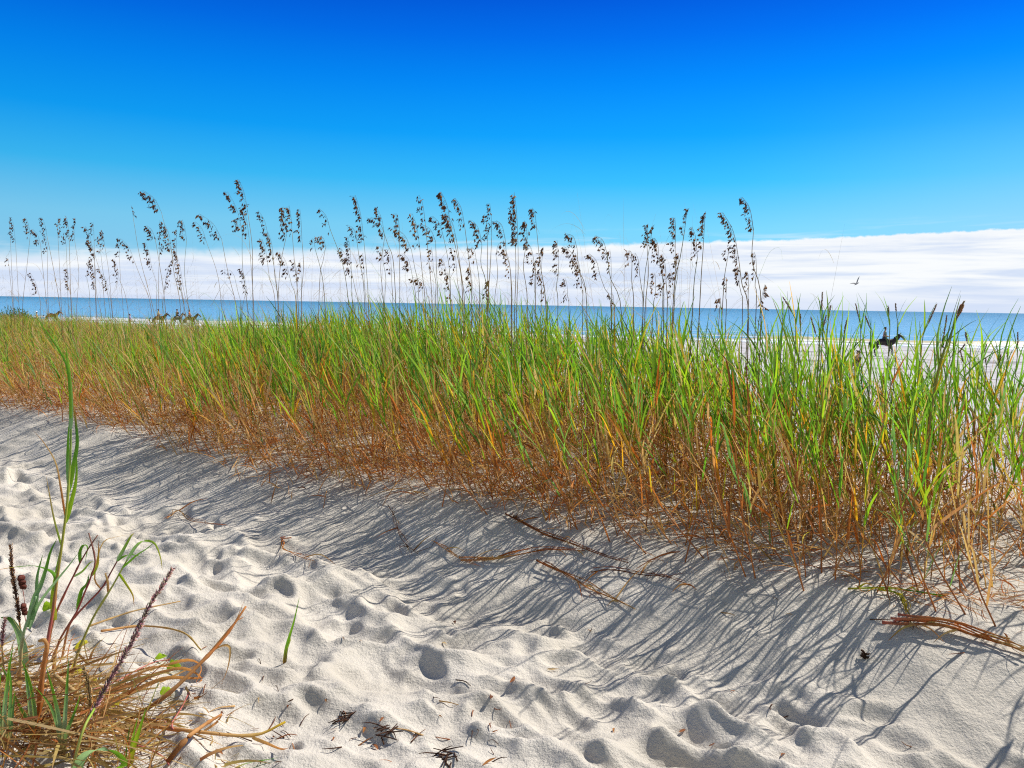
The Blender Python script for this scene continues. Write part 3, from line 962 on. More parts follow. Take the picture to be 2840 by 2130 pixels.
oats = []
for (x0, tx, ty, hx, hy, fx, fy, dens, brown) in OATS:
    tip, hd, ft = ((x0 + a / 3.115, 480 + b / 3.115) for a, b in ((tx, ty), (hx, hy), (fx, fy)))
    oats.append(dict(tip=tip, hd=hd, ft=ft, dens=dens, brown=brown))
orng = np.random.default_rng(5)
for o in oats:
    w = float(np.interp(o['ft'][0] / PW * 9 - 6.4, BW_X, BW_V))
    # taller in the picture -> nearer
    rise = np.clip((hor(o['tip'][0]) - o['tip'][1]) / 330.0, 0, 1)
    s_goal = 0.35 + (w * 0.72) * (1 - 0.75 * rise) * orng.uniform(0.55, 1.0)
    o['s'] = s_goal
    # follow the lean of the lower stem down to the root
    lean = (o['ft'][0] - o['hd'][0]) / max(40, o['ft'][1] - o['hd'][1])
    root = column_at(o['ft'][0] + 0.35 * lean * 200, s_goal)
    o['root'], o['Y'] = root, root[1]

# --- labels: a few landmarks, the others by how they look and by counting from the landmark to their left
LAND = {25: 'tall sea oats with a thick dark curled head, standing alone above the cloud bank',
        37: 'tallest sea oats, slim dark head reaching farther up the blue sky than any other',
        50: 'sea oats with a long drooping blackish head and thin stalks beneath it',
        62: 'sea oats with the fullest blackish head, in the densest part of the row',
        86: 'sea oats with a long narrow dark head, tallest just past the densest cluster',
        112: 'tall sea oats leaning inland with the last dark head before the open sky',
        102: 'short sea oats with a small bright rust-brown head against white cloud'}
order = sorted(range(len(oats)), key=lambda i: oats[i]['tip'][0])
lname = {25: 'the lone curled dark head', 37: 'the tallest sea oats', 50: 'the long drooping blackish head', 62: 'the fullest blackish head',
         86: 'the long narrow dark head', 112: 'the last tall leaning head', 102: 'the small rust-brown head'}
counts, last = {}, None
for i in order:
    o = oats[i]
    if i in LAND:
        o['label'] = LAND[i]; last = i
        continue
    high = o['tip'][1] < 690 - 0.017 * o['tip'][0]
    look = ('tall' if high else 'short') + (' ' + ('rust-brown' if o['brown'] >= .5 else 'dark' if o['dens'] >= 1 else 'sparse'))
    key = (last, look)
    counts[key] = counts.get(key, 0) + 1
    k = counts[key] - 1
    ordw = ORD[k] if k < len(ORD) else 'later'
    o['label'] = f"{look}-headed sea oats, {ordw} such " + (f"right of {lname[last]}" if last is not None else "from the left end of the row")

for i, o in enumerate(oats):
    Y = o['Y'] + orng.normal(0, 0.06)
    hd = P(*o['hd'], Y); tip = P(*o['tip'], Y - orng.uniform(-0.08, 0.12)); ft = P(*o['ft'], o['Y'])
    root = o['root']
    if ft[2] < root[2] + 0.25:
        ft = root + (hd - root) * 0.35
    mid = ft + (hd - ft) * 0.55 + (hd - ft)[2] * np.array((0.03 * orng.normal(), 0.02, 0))
    e = empty('sea_oats', root, o['label'], 'sea oats', 'sea oats standing along the dune')
    st = bez([root - np.array((0, 0, 0.03)), root + (ft - root) * 0.5, ft, mid, hd], 16)
    r0 = 0.0027 + 0.0007 * orng.random()
    mb = MB()
    cA, cB = np.array((0.22, 0.10, 0.04)), np.array((0.30, 0.22, 0.08)) if orng.random() < 0.6 else np.array((0.20, 0.21, 0.07))
    mb.tube(st, np.linspace(r0 * 1.15, r0 * 0.62, 16), [cA + (cB - cA) * s_ for s_ in np.linspace(0, 1, 16)], 5)
    mb.build('stem', M_STEM, e)
    # the head: the stem's bent tip
    side = (tip - hd); side[2] = 0
    bend = bez([hd, hd + (tip - hd) * 0.5 + np.array((0, 0, 0.03)) - side * 0.12, tip], 9)
    hang = np.array((-0.8, -0.15, -0.45))
    if tip[0] > hd[0] + 0.03:
        hang[0] = 0.5
    mb = MB()
    spikelet_head(mb, bend, o['dens'], o['brown'], (0.80 + 0.16 * min(o['dens'], 1.6)) * np.clip(o['Y'] / 7.0, 0.6, 1.2), hang)
    mb.build('seed_head', M_SEED, e)
    # one or two old leaves, dried and curled, and longer green ones from the foot
    for _ in range(1 + (orng.random() < 0.45)):
        k = orng.integers(5, 11); p0 = st[k]
        sgn = -1 if orng.random() < 0.62 else 1
        ln = orng.uniform(0.22, 0.5)
        a = orng.uniform(0.25, 0.9)
        pts = bez([p0, p0 + ln * np.array((sgn * a * 0.35, 0.1 * orng.normal(), 0.40)), p0 + ln * np.array((sgn * a * 0.8, 0.15 * orng.normal(), 0.48)), p0 + ln * np.array((sgn * a * 1.2, 0.2 * orng.normal(), orng.uniform(0.05, 0.35)))], 9)
        mb = MB()
        c = TAN[orng.integers(0, 4)] * 0.8 if orng.random() < 0.7 else GREEN[2]
        mb.blade(pts, 0.0042, c, (0.2, 1, 0.3), prof=np.linspace(1, 0.25, 9))
        mb.build('leaf', M_DRY, e)

# ------------------------------------------------------------------ single grass stalks: the ones that stand out
def stalk(name, root, path, label, cat, group, leaves, stem_c, stem_r, spike=None):
    """PATH: points of the stem from root to top; LEAVES: (fraction, list of offsets, width, colours, material, part label)"""
    e = empty(name, root, label, cat, group)
    n = 14
    st = bez(path, n)
    mb = MB()
    sc = np.asarray(stem_c, float)
    if sc.ndim == 2:
        sc = np.array([np.interp(np.linspace(0, 1, n), np.linspace(0, 1, len(sc)), sc[:, k]) for k in range(3)]).T
    mb.tube(st, np.linspace(stem_r, stem_r * 0.5, n), sc, 6)
    mb.build('stem', M_STEM, e)
    for (f, pts, wd, cs, mat, wdir) in leaves:
        k = f * (n - 1); a = int(min(k, n - 2)); p0 = st[a] + (st[a + 1] - st[a]) * (k - a)
        pts = bez([p0] + [p0 + np.asarray(q, float) for q in pts], 9)
        cs = np.asarray(cs, float)
        if cs.ndim == 2:
            cs = np.array([np.interp(np.linspace(0, 1, 9), np.linspace(0, 1, len(cs)), cs[:, k2]) for k2 in range(3)]).T
        mb = MB()
        mb.blade(pts, wd, cs, wdir, twist=rng.uniform(-0.6, 0.6))
        mb.build('leaf', mat, e)
    if spike:
        f0, rad, pal = spike
        mb = MB()
        top = st[int(f0 * (n - 1)):]
        ln = np.linalg.norm(np.diff(top, axis=0), axis=1).sum()
        cnt = int(min(420, 9 * ln / 0.006))
        for q in range(cnt):
            u = (q + rng.random()) / cnt
            k = u * (len(top) - 1); a = int(min(k, len(top) - 2)); p0 = top[a] + (top[a + 1] - top[a]) * (k - a)
            ax = (top[a + 1] - top[a]); ax /= np.linalg.norm(ax) + 1e-9
            out = rng.normal(size=3); out -= ax * np.dot(out, ax); out /= np.linalg.norm(out) + 1e-9
            r_ = rad * min(1, 0.35 + 2.2 * u, (1.02 - u) * 2.2 + 0.12)
            mb.grain(p0 + out * r_ * 0.35, ax * 1.0 + out * 0.55, max(0.007, r_ * 1.3), max(0.003, r_ * 0.5), max(0.002, r_ * 0.35), pal[rng.integers(0, len(pal))] * rng.uniform(0.7, 1.25))
        mb.tube(top, np.linspace(rad * 0.35, rad * 0.15, len(top)), pal[0] * 0.8, 5)
        mb.build('seed_head', M_SEED, e)
    return e


PURP = [np.array(c) for c in ((0.30, 0.16, 0.13), (0.36, 0.20, 0.13), (0.22, 0.11, 0.10), (0.42, 0.28, 0.16))]
ORAN = [np.array(c) for c in ((0.42, 0.20, 0.09), (0.34, 0.16, 0.08), (0.50, 0.28, 0.12))]
# grass with narrow seed spikes at the thin right-hand end of the belt: (tip, spike foot, foot) in zoomed readings
SPK = [(127, 1110, 127, 1200, 125, 1330), (130, 1072, 212, 1215, 240, 1380), (470, 1032, 462, 1190, 455, 1350), (542, 1148, 530, 1215, 510, 1400), (757, 1130, 785, 1260, 800, 1420),
       (1038, 1152, 1044, 1240, 1050, 1400), (1103, 1130, 1108, 1210, 1115, 1400), (1455, 1135, 1382, 1310, 1330, 1470), (280, 1222, 280, 1310, 278, 1400), (372, 1248, 415, 1400, 440, 1500),
       (502, 1232, 480, 1330, 470, 1450), (680, 1275, 655, 1400, 650, 1500), (842, 1238, 880, 1340, 900, 1450), (1708, 1378, 1722, 1470, 1748, 1600), (2158, 1378, 2156, 1520, 2148, 1640),
       (2068, 1518, 2066, 1600, 2062, 1657), (1890, 1478, 1862, 1560, 1835, 1640), (1470, 1432, 1466, 1500, 1455, 1600), (1662, 1538, 1688, 1640, 1705, 1700), (1612, 1420, 1606, 1540, 1590, 1640),
       (1545, 1232, 1520, 1400, 1490, 1560), (1700, 1480, 1640, 1560, 1560, 1650), (1880, 1600, 1882, 1660, 1885, 1700), (2010, 1570, 2000, 1640, 1985, 1700)]
spk_sorted = sorted(range(len(SPK)), key=lambda i: SPK[i][0])
for r_i, i in enumerate(spk_sorted):
    tx, ty, hx, hy, fx, fy = SPK[i]
    tip, hd, ft = ((2130 + a / 3.115, 480 + b / 3.115) for a, b in ((tx, ty), (hx, hy), (fx, fy)))
    w = 1.6
    root = column_at(ft[0] + (ft[0] - hd[0]) * 0.8, rng.uniform(0.25, 1.3))
    Y = root[1]
    pth = [root - np.array((0, 0, 0.02)), P(*ft, Y) * 0.5 + root * 0.5, P(*ft, Y), P(*hd, Y), P(*tip, Y)]
    pth[1] = root + (pth[2] - root) * 0.5
    lv = []
    for f in (0.25, 0.36, 0.46, 0.54, 0.60):
        phi = rng.uniform(0, 6.28); l_ = rng.uniform(0.13, 0.21); a_ = rng.uniform(0.2, 0.5)
        d_ = np.array((math.cos(phi) * a_, math.sin(phi) * a_, 0.95)) * l_
        c_ = GREEN[rng.integers(0, 6)] if f > 0.35 else YELL[rng.integers(0, 4)]
        lv.append((f, [d_ * 0.5, d_ * 0.98 + np.array((d_[0] * 0.15, d_[1] * .15, -0.02))], 0.009, [c_, c_ * 1.05, c_ * 0.9 + YELL[2] * 0.1], M_LEAF, (math.sin(phi), -math.cos(phi), 0.1)))
    land = tip[0] < 2440
    if land:
        pl = sum(1 for j in spk_sorted[:r_i])
        lab = f"thin grass stalk with purplish seed spike, {ORD[r_i]} from the last sea oats towards the rider"
    else:
        k = sum(1 for j in spk_sorted[:r_i] if 2130 + SPK[j][0] / 3.115 >= 2440)
        lab = f"thin grass stalk with a narrow seed spike, {ORD[k]} to the right of the horse rider"
    stalk('spiked_stalk', root, pth, lab, 'grass stalk', 'grass stalks with narrow seed spikes', lv, [(0.30, 0.14, 0.05), (0.16, 0.22, 0.05), (0.2, 0.24, 0.08)], 0.0026,
          (0.78 if hy - ty > 60 else 0.86, 0.0042, PURP))

# the big blue-green stalk with an orange spike and a long arching leaf
def Z4(a, b):
    return (2130 + a / 3.115, 480 + b / 3.115)


root = column_at(2560, 0.55); Y = root[1]
bb = [np.array(c) for c in ((0.20, 0.26, 0.02), (0.10, 0.20, 0.05), (0.09, 0.18, 0.08))]
e = stalk('spiked_stalk', root, [root - np.array((0, 0, 0.03)), P(2585, 1120, Y), P(*Z4(1500, 1600), Y), P(*Z4(1570, 1420), Y), P(*Z4(1635, 1240), Y), P(*Z4(1695, 1108), Y)],
          'thickest blue-green grass stalk with an orange-brown seed spike above the sea horizon', 'grass stalk', None,
          [(0.56, [P(*Z4(1650, 1370), Y) - P(*Z4(1560, 1450), Y), P(*Z4(1745, 1300), Y) - P(*Z4(1560, 1450), Y), P(*Z4(1822, 1262), Y) - P(*Z4(1560, 1450), Y)], 0.010, bb, M_LEAF, (0.3, 1, 0.5)),
           (0.50, [(0.01, 0, 0.08), (0.03, 0, 0.18), (0.05, 0, 0.26)], 0.013, bb[1:], M_LEAF, (1, 0.4, 0)),
           (0.34, [(-0.02, 0, 0.12), (0.0, 0, 0.26), (0.03, 0, 0.37)], 0.014, bb, M_LEAF, (1, 0.4, 0)),
           (0.30, [(0.04, 0, 0.11), (0.07, 0.02, 0.25), (0.09, 0.02, 0.36)], 0.014, [YELL[0], bb[0], bb[1]], M_LEAF, (1, 0.4, 0)),
           (0.22, [(0.03, 0, 0.10), (0.03, 0.02, 0.22), (0.02, 0.02, 0.34)], 0.014, [YELL[1], YELL[0], bb[0]], M_LEAF, (1, 0.4, 0)),
           (0.60, [(0.05, 0, 0.006), (0.11, 0, 0.03), (0.17, 0, 0.045)], 0.004, bb, M_LEAF, (0, 1, 0.3))],
          [(0.35, 0.16, 0.05), (0.26, 0.26, 0.03), (0.12, 0.22, 0.05), (0.10, 0.2, 0.07)], 0.0065, (0.80, 0.011, ORAN))

# front-edge stalks, leaning and half dead at the foot
frng = np.random.default_rng(99)
ZONES = [('by the far-left sand', 0, 330), ('behind the tall foreground stalk', 330, 700), ('beyond the looped runner', 700, 1100),
         ('above the crossing runners', 1100, 1480), ('on the brown middle edge', 1480, 1850), ('before the sand gap', 1850, 2250), ('on the nearest dune edge', 2250, 2900)]
cols_px = np.sort(np.concatenate([np.linspace(10, 2835, 66) + frng.normal(0, 14, 66)]))
zcount = {}
KIND = [('green', GREEN), ('yellowing', YELL), ('tan', TAN), ('blue-green', [GREEN[2], GREEN[2] * 0.9]), ('brown', BROWN)]
for ci, cx in enumerate(cols_px):
    kx = frng.choice(5, p=[0.36, 0.24, 0.14, 0.12, 0.14])
    kn, pal = KIND[kx]
    root = column_at(cx, frng.uniform(-0.12, 0.32))
    hgt = float(belt_height(np.array(root[0]), np.array(root[1]))) * frng.uniform(0.45, 0.95)
    ln_x = -frng.uniform(0.05, 0.75) if frng.random() < 0.85 else frng.uniform(0.0, 0.35)
    ln_y = frng.normal(-0.08, 0.15)
    top = root + hgt * np.array((ln_x, ln_y, 0.95))
    midp = root + hgt * np.array((ln_x * 0.62, ln_y * 0.6, 0.44))
    lv = []
    nl = frng.integers(5, 9)
    for q in range(nl):
        f = 0.22 + 0.76 * q / (nl - 1)
        phi = frng.uniform(0, 6.28); l_ = frng.uniform(0.16, 0.36); a_ = frng.uniform(0.15, 0.55)
        d_ = np.array((ln_x * 0.7 + math.cos(phi) * a_, ln_y + math.sin(phi) * a_, 0.9)) * l_
        if f < 0.36 and kn != 'blue-green':
            c_, mt = BROWN[frng.integers(0, 6)], M_DRY
        elif f < 0.62 and kn in ('yellowing', 'green'):
            c_, mt = (YELL + GREEN[3:4])[frng.integers(0, 5)], M_LEAF
        else:
            c_ = (pal if kn != 'yellowing' or f < 0.75 else GREEN)[frng.integers(0, len(pal) if kn != 'yellowing' or f < 0.75 else 6)]
            mt = M_DRY if kn in ('tan', 'brown') else M_LEAF
        dr_ = frng.uniform(0, 0.12)
        lv.append((f, [d_ * 0.5 + np.array((0, 0, 0.01)), d_ * 0.98 - np.array((0, 0, dr_))], frng.uniform(0.008, 0.014), [c_, c_ * 1.05, c_ * 0.85], mt, (math.sin(phi), -math.cos(phi), 0.2)))
    zi = next(i for i, z_ in enumerate(ZONES) if z_[1] <= max(0, cx) < z_[2] or i == len(ZONES) - 1)
    lw = 'steeply leaning' if abs(ln_x) > 0.42 else 'leaning' if abs(ln_x) > 0.18 else 'upright'
    key = (zi, kn, lw); zcount[key] = zcount.get(key, 0) + 1
    lab = f"{kn} {lw} grass stalk {ZONES[zi][0]}, {ORD[zcount[key] - 1]} such from the left"
    low = np.array(BROWN[frng.integers(0, 3)])
    stalk('grass_stalk', root, [root - np.array((0, 0, 0.02)), midp, top], lab, 'grass stalk', 'grass stalks rooted on the front edge of the dune', lv,
          [low, low, YELL[1] * 0.7 if kx in (0, 1) else low, pal[0]], 0.0036)

# ------------------------------------------------------------------ plants beside the camera, bottom left
def path3(px, Y0, Y1=None):
    """photo pixels to points, the distance running from Y0 at the root to Y1 at the tip"""
    Y1 = Y0 if Y1 is None else Y1
    n = len(px)
    return np.array([P(a, b, Y0 + (Y1 - Y0) * i / max(1, n - 1)) for i, (a, b) in enumerate(px)])


def lerp_cols(cs, n):
    cs = np.asarray(cs, float)
    if cs.ndim == 1:
        return np.tile(cs, (n, 1))
    return np.array([np.interp(np.linspace(0, 1, n), np.linspace(0, 1, len(cs)), cs[:, k]) for k in range(3)]).T


def blade_on(e, name, pts, width, cs, mat, wdir=(0.7, 0.5, 0.3), n=14, twist=0.0, prof=None, fold=0.25):
    mb = MB()
    mb.blade(bez(pts, n), width, lerp_cols(cs, n), wdir, twist=twist, prof=prof, fold=fold)
    return mb.build(name, mat, e)


def tube_on(e, name, pts, r0, r1, cs, n=16, mat=None, sides=6, knots=None):
    mb = MB()
    rad = np.linspace(r0, r1, n)
    if knots:
        for k in range(knots, n, knots):
            rad[k] *= 1.35
    mb.tube(bez(pts, n), rad, lerp_cols(cs, n), sides)
    return mb.build(name, mat or M_STEM, e)


def spike_on(e, pts, rad, pal, step=0.0042, n=30, grain=0.0065):
    st = bez(pts, n)
    ln = np.linalg.norm(np.diff(st, axis=0), axis=1).sum()
    mb = MB()
    cnt = int(min(1500, 4.2 * ln / step))
    mb.tube(st, np.interp(np.linspace(0, 1, n), [0, 0.15, 0.7, 1], [0.3, 0.35, 0.3, 0.1]) * rad, pal[0] * 0.35, 6)
    for q in range(cnt):
        u = (q + rng.random()) / cnt
        k = u * (n - 1); a = int(min(k, n - 2)); p0 = st[a] + (st[a + 1] - st[a]) * (k - a)
        ax = st[a + 1] - st[a]; ax /= np.linalg.norm(ax) + 1e-9
        out = rng.normal(size=3); out -= ax * np.dot(out, ax); out /= np.linalg.norm(out) + 1e-9
        r_ = rad * min(1, 0.45 + 2.5 * u, (1.05 - u) * 1.9) * (0.8 + 0.3 * math.sin(u * 40))
        mb.grain(p0 + out * r_ * 0.35, ax + out * 0.75, grain * rng.uniform(1.1, 1.9), grain * 0.5, grain * 0.36, pal[rng.integers(0, len(pal))] * rng.uniform(0.45, 1.5))
    return mb.build('seed_head', M_SEED, e)


BLUEG = [np.array(c) for c in ((0.20, 0.34, 0.16), (0.26, 0.42, 0.22), (0.15, 0.28, 0.12))]
REDST = [np.array(c) for c in ((0.38, 0.09, 0.07), (0.46, 0.16, 0.12), (0.30, 0.07, 0.06))]
LG = 'grass plants rooted beside the camera'

r = G(118, 1900); Y = r[1]
e = empty('grass_stalk', r, 'tall green foreground stalk with a red lower stem, rising past the grass belt', 'grass stalk')
pts = np.vstack([[r], path3([(132, 1778), (148, 1690), (160, 1594), (183, 1426), (191, 1334), (196, 1237), (196, 1125)], Y, Y + 0.15)])
tube_on(e, 'stem', pts, 0.0062, 0.003, [REDST[1], REDST[0], (0.30, 0.30, 0.04), (0.26, 0.34, 0.05), (0.10, 0.22, 0.03)], 22, knots=7)
ld = lambda px, w, cs, tw=0.0, mat=None: blade_on(e, 'leaf', path3(px, Y + 0.1, Y + 0.16), w, cs, mat or M_LEAF, (0.9, 0.4, 0.1), 16, tw)
ld([(196, 1160), (194, 1090), (184, 1010), (150, 950), (118, 905), (93, 866)], 0.0105, [GREEN[5], GREEN[1], GREEN[1], GREEN[0]])
ld([(196, 1190), (197, 1110), (191, 1030), (186, 990), (183, 960)], 0.016, [BLUEG[0], GREEN[5], GREEN[1]])
ld([(190, 1365), (204, 1290), (214, 1230), (210, 1170), (203, 1120)], 0.018, [GREEN[3], GREEN[1], GREEN[4], BROWN[0]])
ld([(192, 1350), (188, 1290), (189, 1220), (193, 1160)], 0.016, [BLUEG[0], GREEN[1], GREEN[1]])
ld([(181, 1450), (198, 1390), (211, 1330), (213, 1260)], 0.019, [GREEN[3], GREEN[3], GREEN[1]])
ld([(182, 1440), (168, 1350), (154, 1282), (122, 1228), (93, 1195)], 0.008, [BROWN[4], TAN[0], BROWN[3]], 0.4, M_DRY)
ld([(172, 1520), (150, 1440), (137, 1370), (128, 1320)], 0.008, [GREEN[5], TAN[3], TAN[0]], 0.0, M_DRY)
ld([(152, 1720), (146, 1660), (158, 1580), (168, 1520)], 0.022, [YELL[2], GREEN[3], GREEN[1]])
ld([(150, 1640), (155, 1606), (141, 1583), (98, 1569), (43, 1572), (-4, 1580)], 0.016, [GREEN[5], GREEN[1], GREEN[1], GREEN[4], BROWN[0]], 0.8)

r = G(55, 1905); Y = r[1]
e = empty('grass_stalk', r, 'broad blue-green grass stalk standing beside the brown seed head', 'grass stalk', LG)
tube_on(e, 'stem', np.vstack([[r], path3([(61, 1780), (81, 1706), (100, 1655)], Y)]), 0.006, 0.004, [BROWN[2], BLUEG[1], BLUEG[0]])
for px, w, cs in (([(75, 1740), (95, 1660), (112, 1625), (127, 1579), (140, 1530), (157, 1496)], 0.020, [BLUEG[2], BLUEG[0], GREEN[1], GREEN[4]]),
                  ([(82, 1745), (108, 1675), (157, 1610), (190, 1570), (217, 1534)], 0.012, [BLUEG[1], BLUEG[1], BLUEG[0]]),
                  ([(90, 1720), (101, 1660), (103, 1600), (118, 1540)], 0.018, [BLUEG[0], BLUEG[2], GREEN[1]])):
    blade_on(e, 'leaf', path3(px, Y, Y + 0.05), w, cs, M_LEAF, (0.9, 0.4, 0.1))

stems = [('slim purple stalk with a curled green leaf, left of the forked pair', [(150, 1715), (181, 1643), (204, 1597), (222, 1561), (246, 1520), (271, 1484)], 'p',
          [([(222, 1561), (222, 1530), (232, 1512), (243, 1518), (236, 1560)], 0.014, 0), ([(204, 1600), (228, 1585), (250, 1560), (262, 1556)], 0.010, 2)]),
         ('slim purple stalk bending back towards the tall foreground stalk', [(163, 1780), (208, 1706), (235, 1643), (253, 1597), (264, 1552), (246, 1478)], 'p',
          [([(215, 1690), (225, 1640), (240, 1620), (248, 1590)], 0.016, 0), ([(253, 1597), (266, 1575), (272, 1555), (274, 1500)], 0.015, 1)]),
         ('dark purple stalk with grey-green leaves fanning at its top', [(190, 1740), (217, 1700), (280, 1634), (305, 1592), (325, 1556), (338, 1530)], 'p',
          [([(325, 1556), (345, 1520), (362, 1489), (371, 1478)], 0.015, 2), ([(325, 1556), (340, 1545), (365, 1538), (392, 1545)], 0.010, 0), ([(280, 1634), (262, 1600), (282, 1510), (320, 1490), (375, 1480)], 0.007, 3)]),
         ('thick yellow-green stalk leaning over the sand with drooping leaf tips', [(210, 1830), (230, 1776), (262, 1706), (307, 1634), (353, 1552), (372, 1522)], 'y',
          [([(353, 1552), (380, 1512), (405, 1500), (430, 1508), (445, 1545), (450, 1580)], 0.013, 2), ([(330, 1590), (350, 1620), (368, 1650), (372, 1680)], 0.010, 1), ([(340, 1575), (380, 1540), (410, 1520), (432, 1500)], 0.010, 0),
           ([(300, 1645), (298, 1610), (292, 1590), (300, 1590)], 0.010, 3)])]
for lab, px, kd, lv in stems:
    r = G(px[0][0] - 18, px[0][1] + 85); Y = r[1]
    e = empty('grass_stalk', r, lab, 'grass stalk', LG)
    cs = [BROWN[2], REDST[0], REDST[2] * 0.7, (0.20, 0.09, 0.06)] if kd == 'p' else [BROWN[5], (0.40, 0.38, 0.08), (0.42, 0.44, 0.10), GREEN[5]]
    tube_on(e, 'stem', np.vstack([[r], path3(px, Y, Y + 0.08)]), 0.0046 if kd == 'p' else 0.0058, 0.0024, cs, 18, knots=5)
    for lp, w, ci in lv:
        c = ([GREEN[1], GREEN[1], GREEN[4]], [GREEN[3], YELL[2], BROWN[0]], [BLUEG[0], GREEN[5], TAN[3]], [BROWN[2], TAN[0], BROWN[5]])[ci]
        blade_on(e, 'leaf', path3(lp, Y + 0.05, Y + 0.08), w, c, M_LEAF if ci < 3 else M_DRY, (0.9, 0.4, 0.2), 14, rng.uniform(-0.8, 0.8))

# the stout brown seed head and the dark curled pods beside it
r = G(62, 1830); Y = r[1]
e = empty('seed_spike', r, 'stout dark brown seed head standing upright beside the two dark pods', 'seed spike')
tube_on(e, 'stem', np.vstack([[r], path3([(58, 1760), (52, 1711)], Y)]), 0.003, 0.003, BROWN[2])
spike_on(e, path3([(54, 1725), (50, 1690), (43, 1643), (36, 1600), (31, 1560), (30, 1512)], Y), 0.0125, [np.array(c) for c in ((0.16, 0.07, 0.04), (0.26, 0.12, 0.06), (0.36, 0.20, 0.09), (0.12, 0.06, 0.05))], 0.004, 26, 0.008)
for lab, cx, cy, sc in (('upper dark curled seed pod hanging beside the stout brown seed head', 61, 1615, 1.0), ('lower dark curled seed pod hanging beside the stout brown seed head', 67, 1690, 0.85)):
    c0 = P(cx, cy, Y + 0.01)
    e = empty('seed_pod', c0, lab, 'seed pod', 'dark pods beside the brown seed head')
    mb = MB()
    for q in range(3):
        cc = c0 + sc * np.array((0.004 * (q - 1), 0, 0.016 * (1 - q)))
        ringn = 10
        V, F = [], []
        for i in range(7):
            th = math.pi * i / 6
            for k in range(ringn):
                ph = 2 * math.pi * k / ringn
                rr = sc * 0.0135 * (1 + 0.16 * math.sin(3 * ph + q) + 0.1 * rng.normal())
                V.append(cc + np.array((rr * math.sin(th) * math.cos(ph), rr * math.sin(th) * math.sin(ph), 0.85 * rr * math.cos(th))))
        for i in range(6):
            for k in range(ringn):
                F.append((i * ringn + k, i * ringn + (k + 1) % ringn, (i + 1) * ringn + (k + 1) % ringn, (i + 1) * ringn + k))
        mb.add(V, F, np.array([np.array((0.11, 0.03, 0.02)) * rng.uniform(0.4, 1.6) for _ in V]))
    mb.build('husk', M_SEED, e)
    tube_on(e, 'stalk', [c0 + np.array((0, 0, -0.02)), c0 + np.array((0.004, 0, -0.05)), c0 + np.array((0.0, 0.01, -0.09))], 0.0014, 0.0012, REDST[0], 6)

# the long pink seed spike and two pale ones
PINK = [np.array(c) for c in ((0.46, 0.22, 0.24), (0.36, 0.17, 0.20), (0.50, 0.30, 0.24), (0.20, 0.15, 0.11), (0.28, 0.24, 0.15))]
r = G(196, 2150); Y = r[1]
e = empty('seed_spike', r, 'long pinkish-purple seed spike slanting up over the dry litter', 'seed spike')
tube_on(e, 'stem', np.vstack([[r], path3([(229, 2029), (262, 1965)], Y + 0.02, Y + 0.1)]), 0.0045, 0.0035, [TAN[3], GREEN[5]])
spike_on(e, path3([(240, 2005), (286, 1919), (339, 1827), (374, 1765), (414, 1682), (450, 1625), (478, 1578)], Y + 0.08, Y + 0.35), 0.0115, PINK, 0.0042, 40, 0.0085)
for lab, px, rr in (('small straw-coloured seed spike upright in the dry litter', [(255, 1985), (251, 1963), (248, 1919), (240, 1880), (232, 1853)], 0.008),
                    ('short pink seed spike at the very edge of the photo', [(8, 1830), (6, 1790), (9, 1750), (14, 1715)], 0.010)):
    r = G(px[0][0] + 12, px[0][1] + 90); Y = r[1]
    e = empty('seed_spike', r, lab, 'seed spike')
    tube_on(e, 'stem', np.vstack([[r], path3(px[:2], Y)]), 0.0028, 0.0025, TAN[1])
    spike_on(e, path3(px[1:], Y), rr, [TAN[0], TAN[2], BROWN[5]] if rr < 0.009 else PINK[:3], 0.004, 18, 0.007)

# broad fresh leaves at the bottom edge
def sprout(lab, rpx, blades, grp=None, name='grass_shoot', lean=0.0):
    r = G(*rpx); Y = r[1]
    e = empty(name, r, lab, 'grass shoot', grp)
    for px, w, cs in blades:
        pts = path3(px, Y, Y + lean)
        pts[0] = r - np.array((0, 0, 0.01))
        blade_on(e, 'blade', pts, w, cs, M_LEAF, (0.95, 0.3, 0.15), 14, rng.uniform(-0.3, 0.3))
    return e


sprout('single green shoot standing alone in a hollow of the bare sand', (788, 1841), [([(788, 1841), (794, 1800), (803, 1765), (815, 1725), (830, 1658)], 0.017, [BROWN[3], GREEN[1], GREEN[0], GREEN[1]]),
       ([(788, 1841), (795, 1805), (804, 1780), (808, 1765)], 0.008, [BROWN[3], GREEN[5], TAN[3]])])
sprout('young green shoot of two upright blades at the bottom of the litter', (356, 2126), [([(356, 2126), (368, 2080), (385, 2030), (405, 1965)], 0.020, [YELL[2], GREEN[3], GREEN[1]]), ([(356, 2126), (362, 2085), (372, 2030), (382, 1990)], 0.012, [REDST[0], GREEN[5], GREEN[1]]),
       ([(350, 2126), (350, 2090), (356, 2040), (362, 2010)], 0.006, [GREEN[1], GREEN[1], GREEN[4]])])
sprout('wide pale green leaf arching over at the bottom edge', (205, 2160), [([(205, 2160), (222, 2112), (250, 2086), (285, 2078), (300, 2082)], 0.030, [BLUEG[0], BLUEG[1], BLUEG[1], BLUEG[0]]), ([(300, 2180), (335, 2130), (338, 2104), (318, 2086), (302, 2080)], 0.022, [GREEN[1], GREEN[0], GREEN[0], GREEN[1]])])
sprout('broad bluish leaf folded over below the stout brown seed head', (66, 1860), [([(66, 1860), (62, 1800), (50, 1752), (28, 1718), (2, 1712)], 0.036, [BLUEG[1], BLUEG[1], BLUEG[0], GREEN[4], GREEN[4]])])
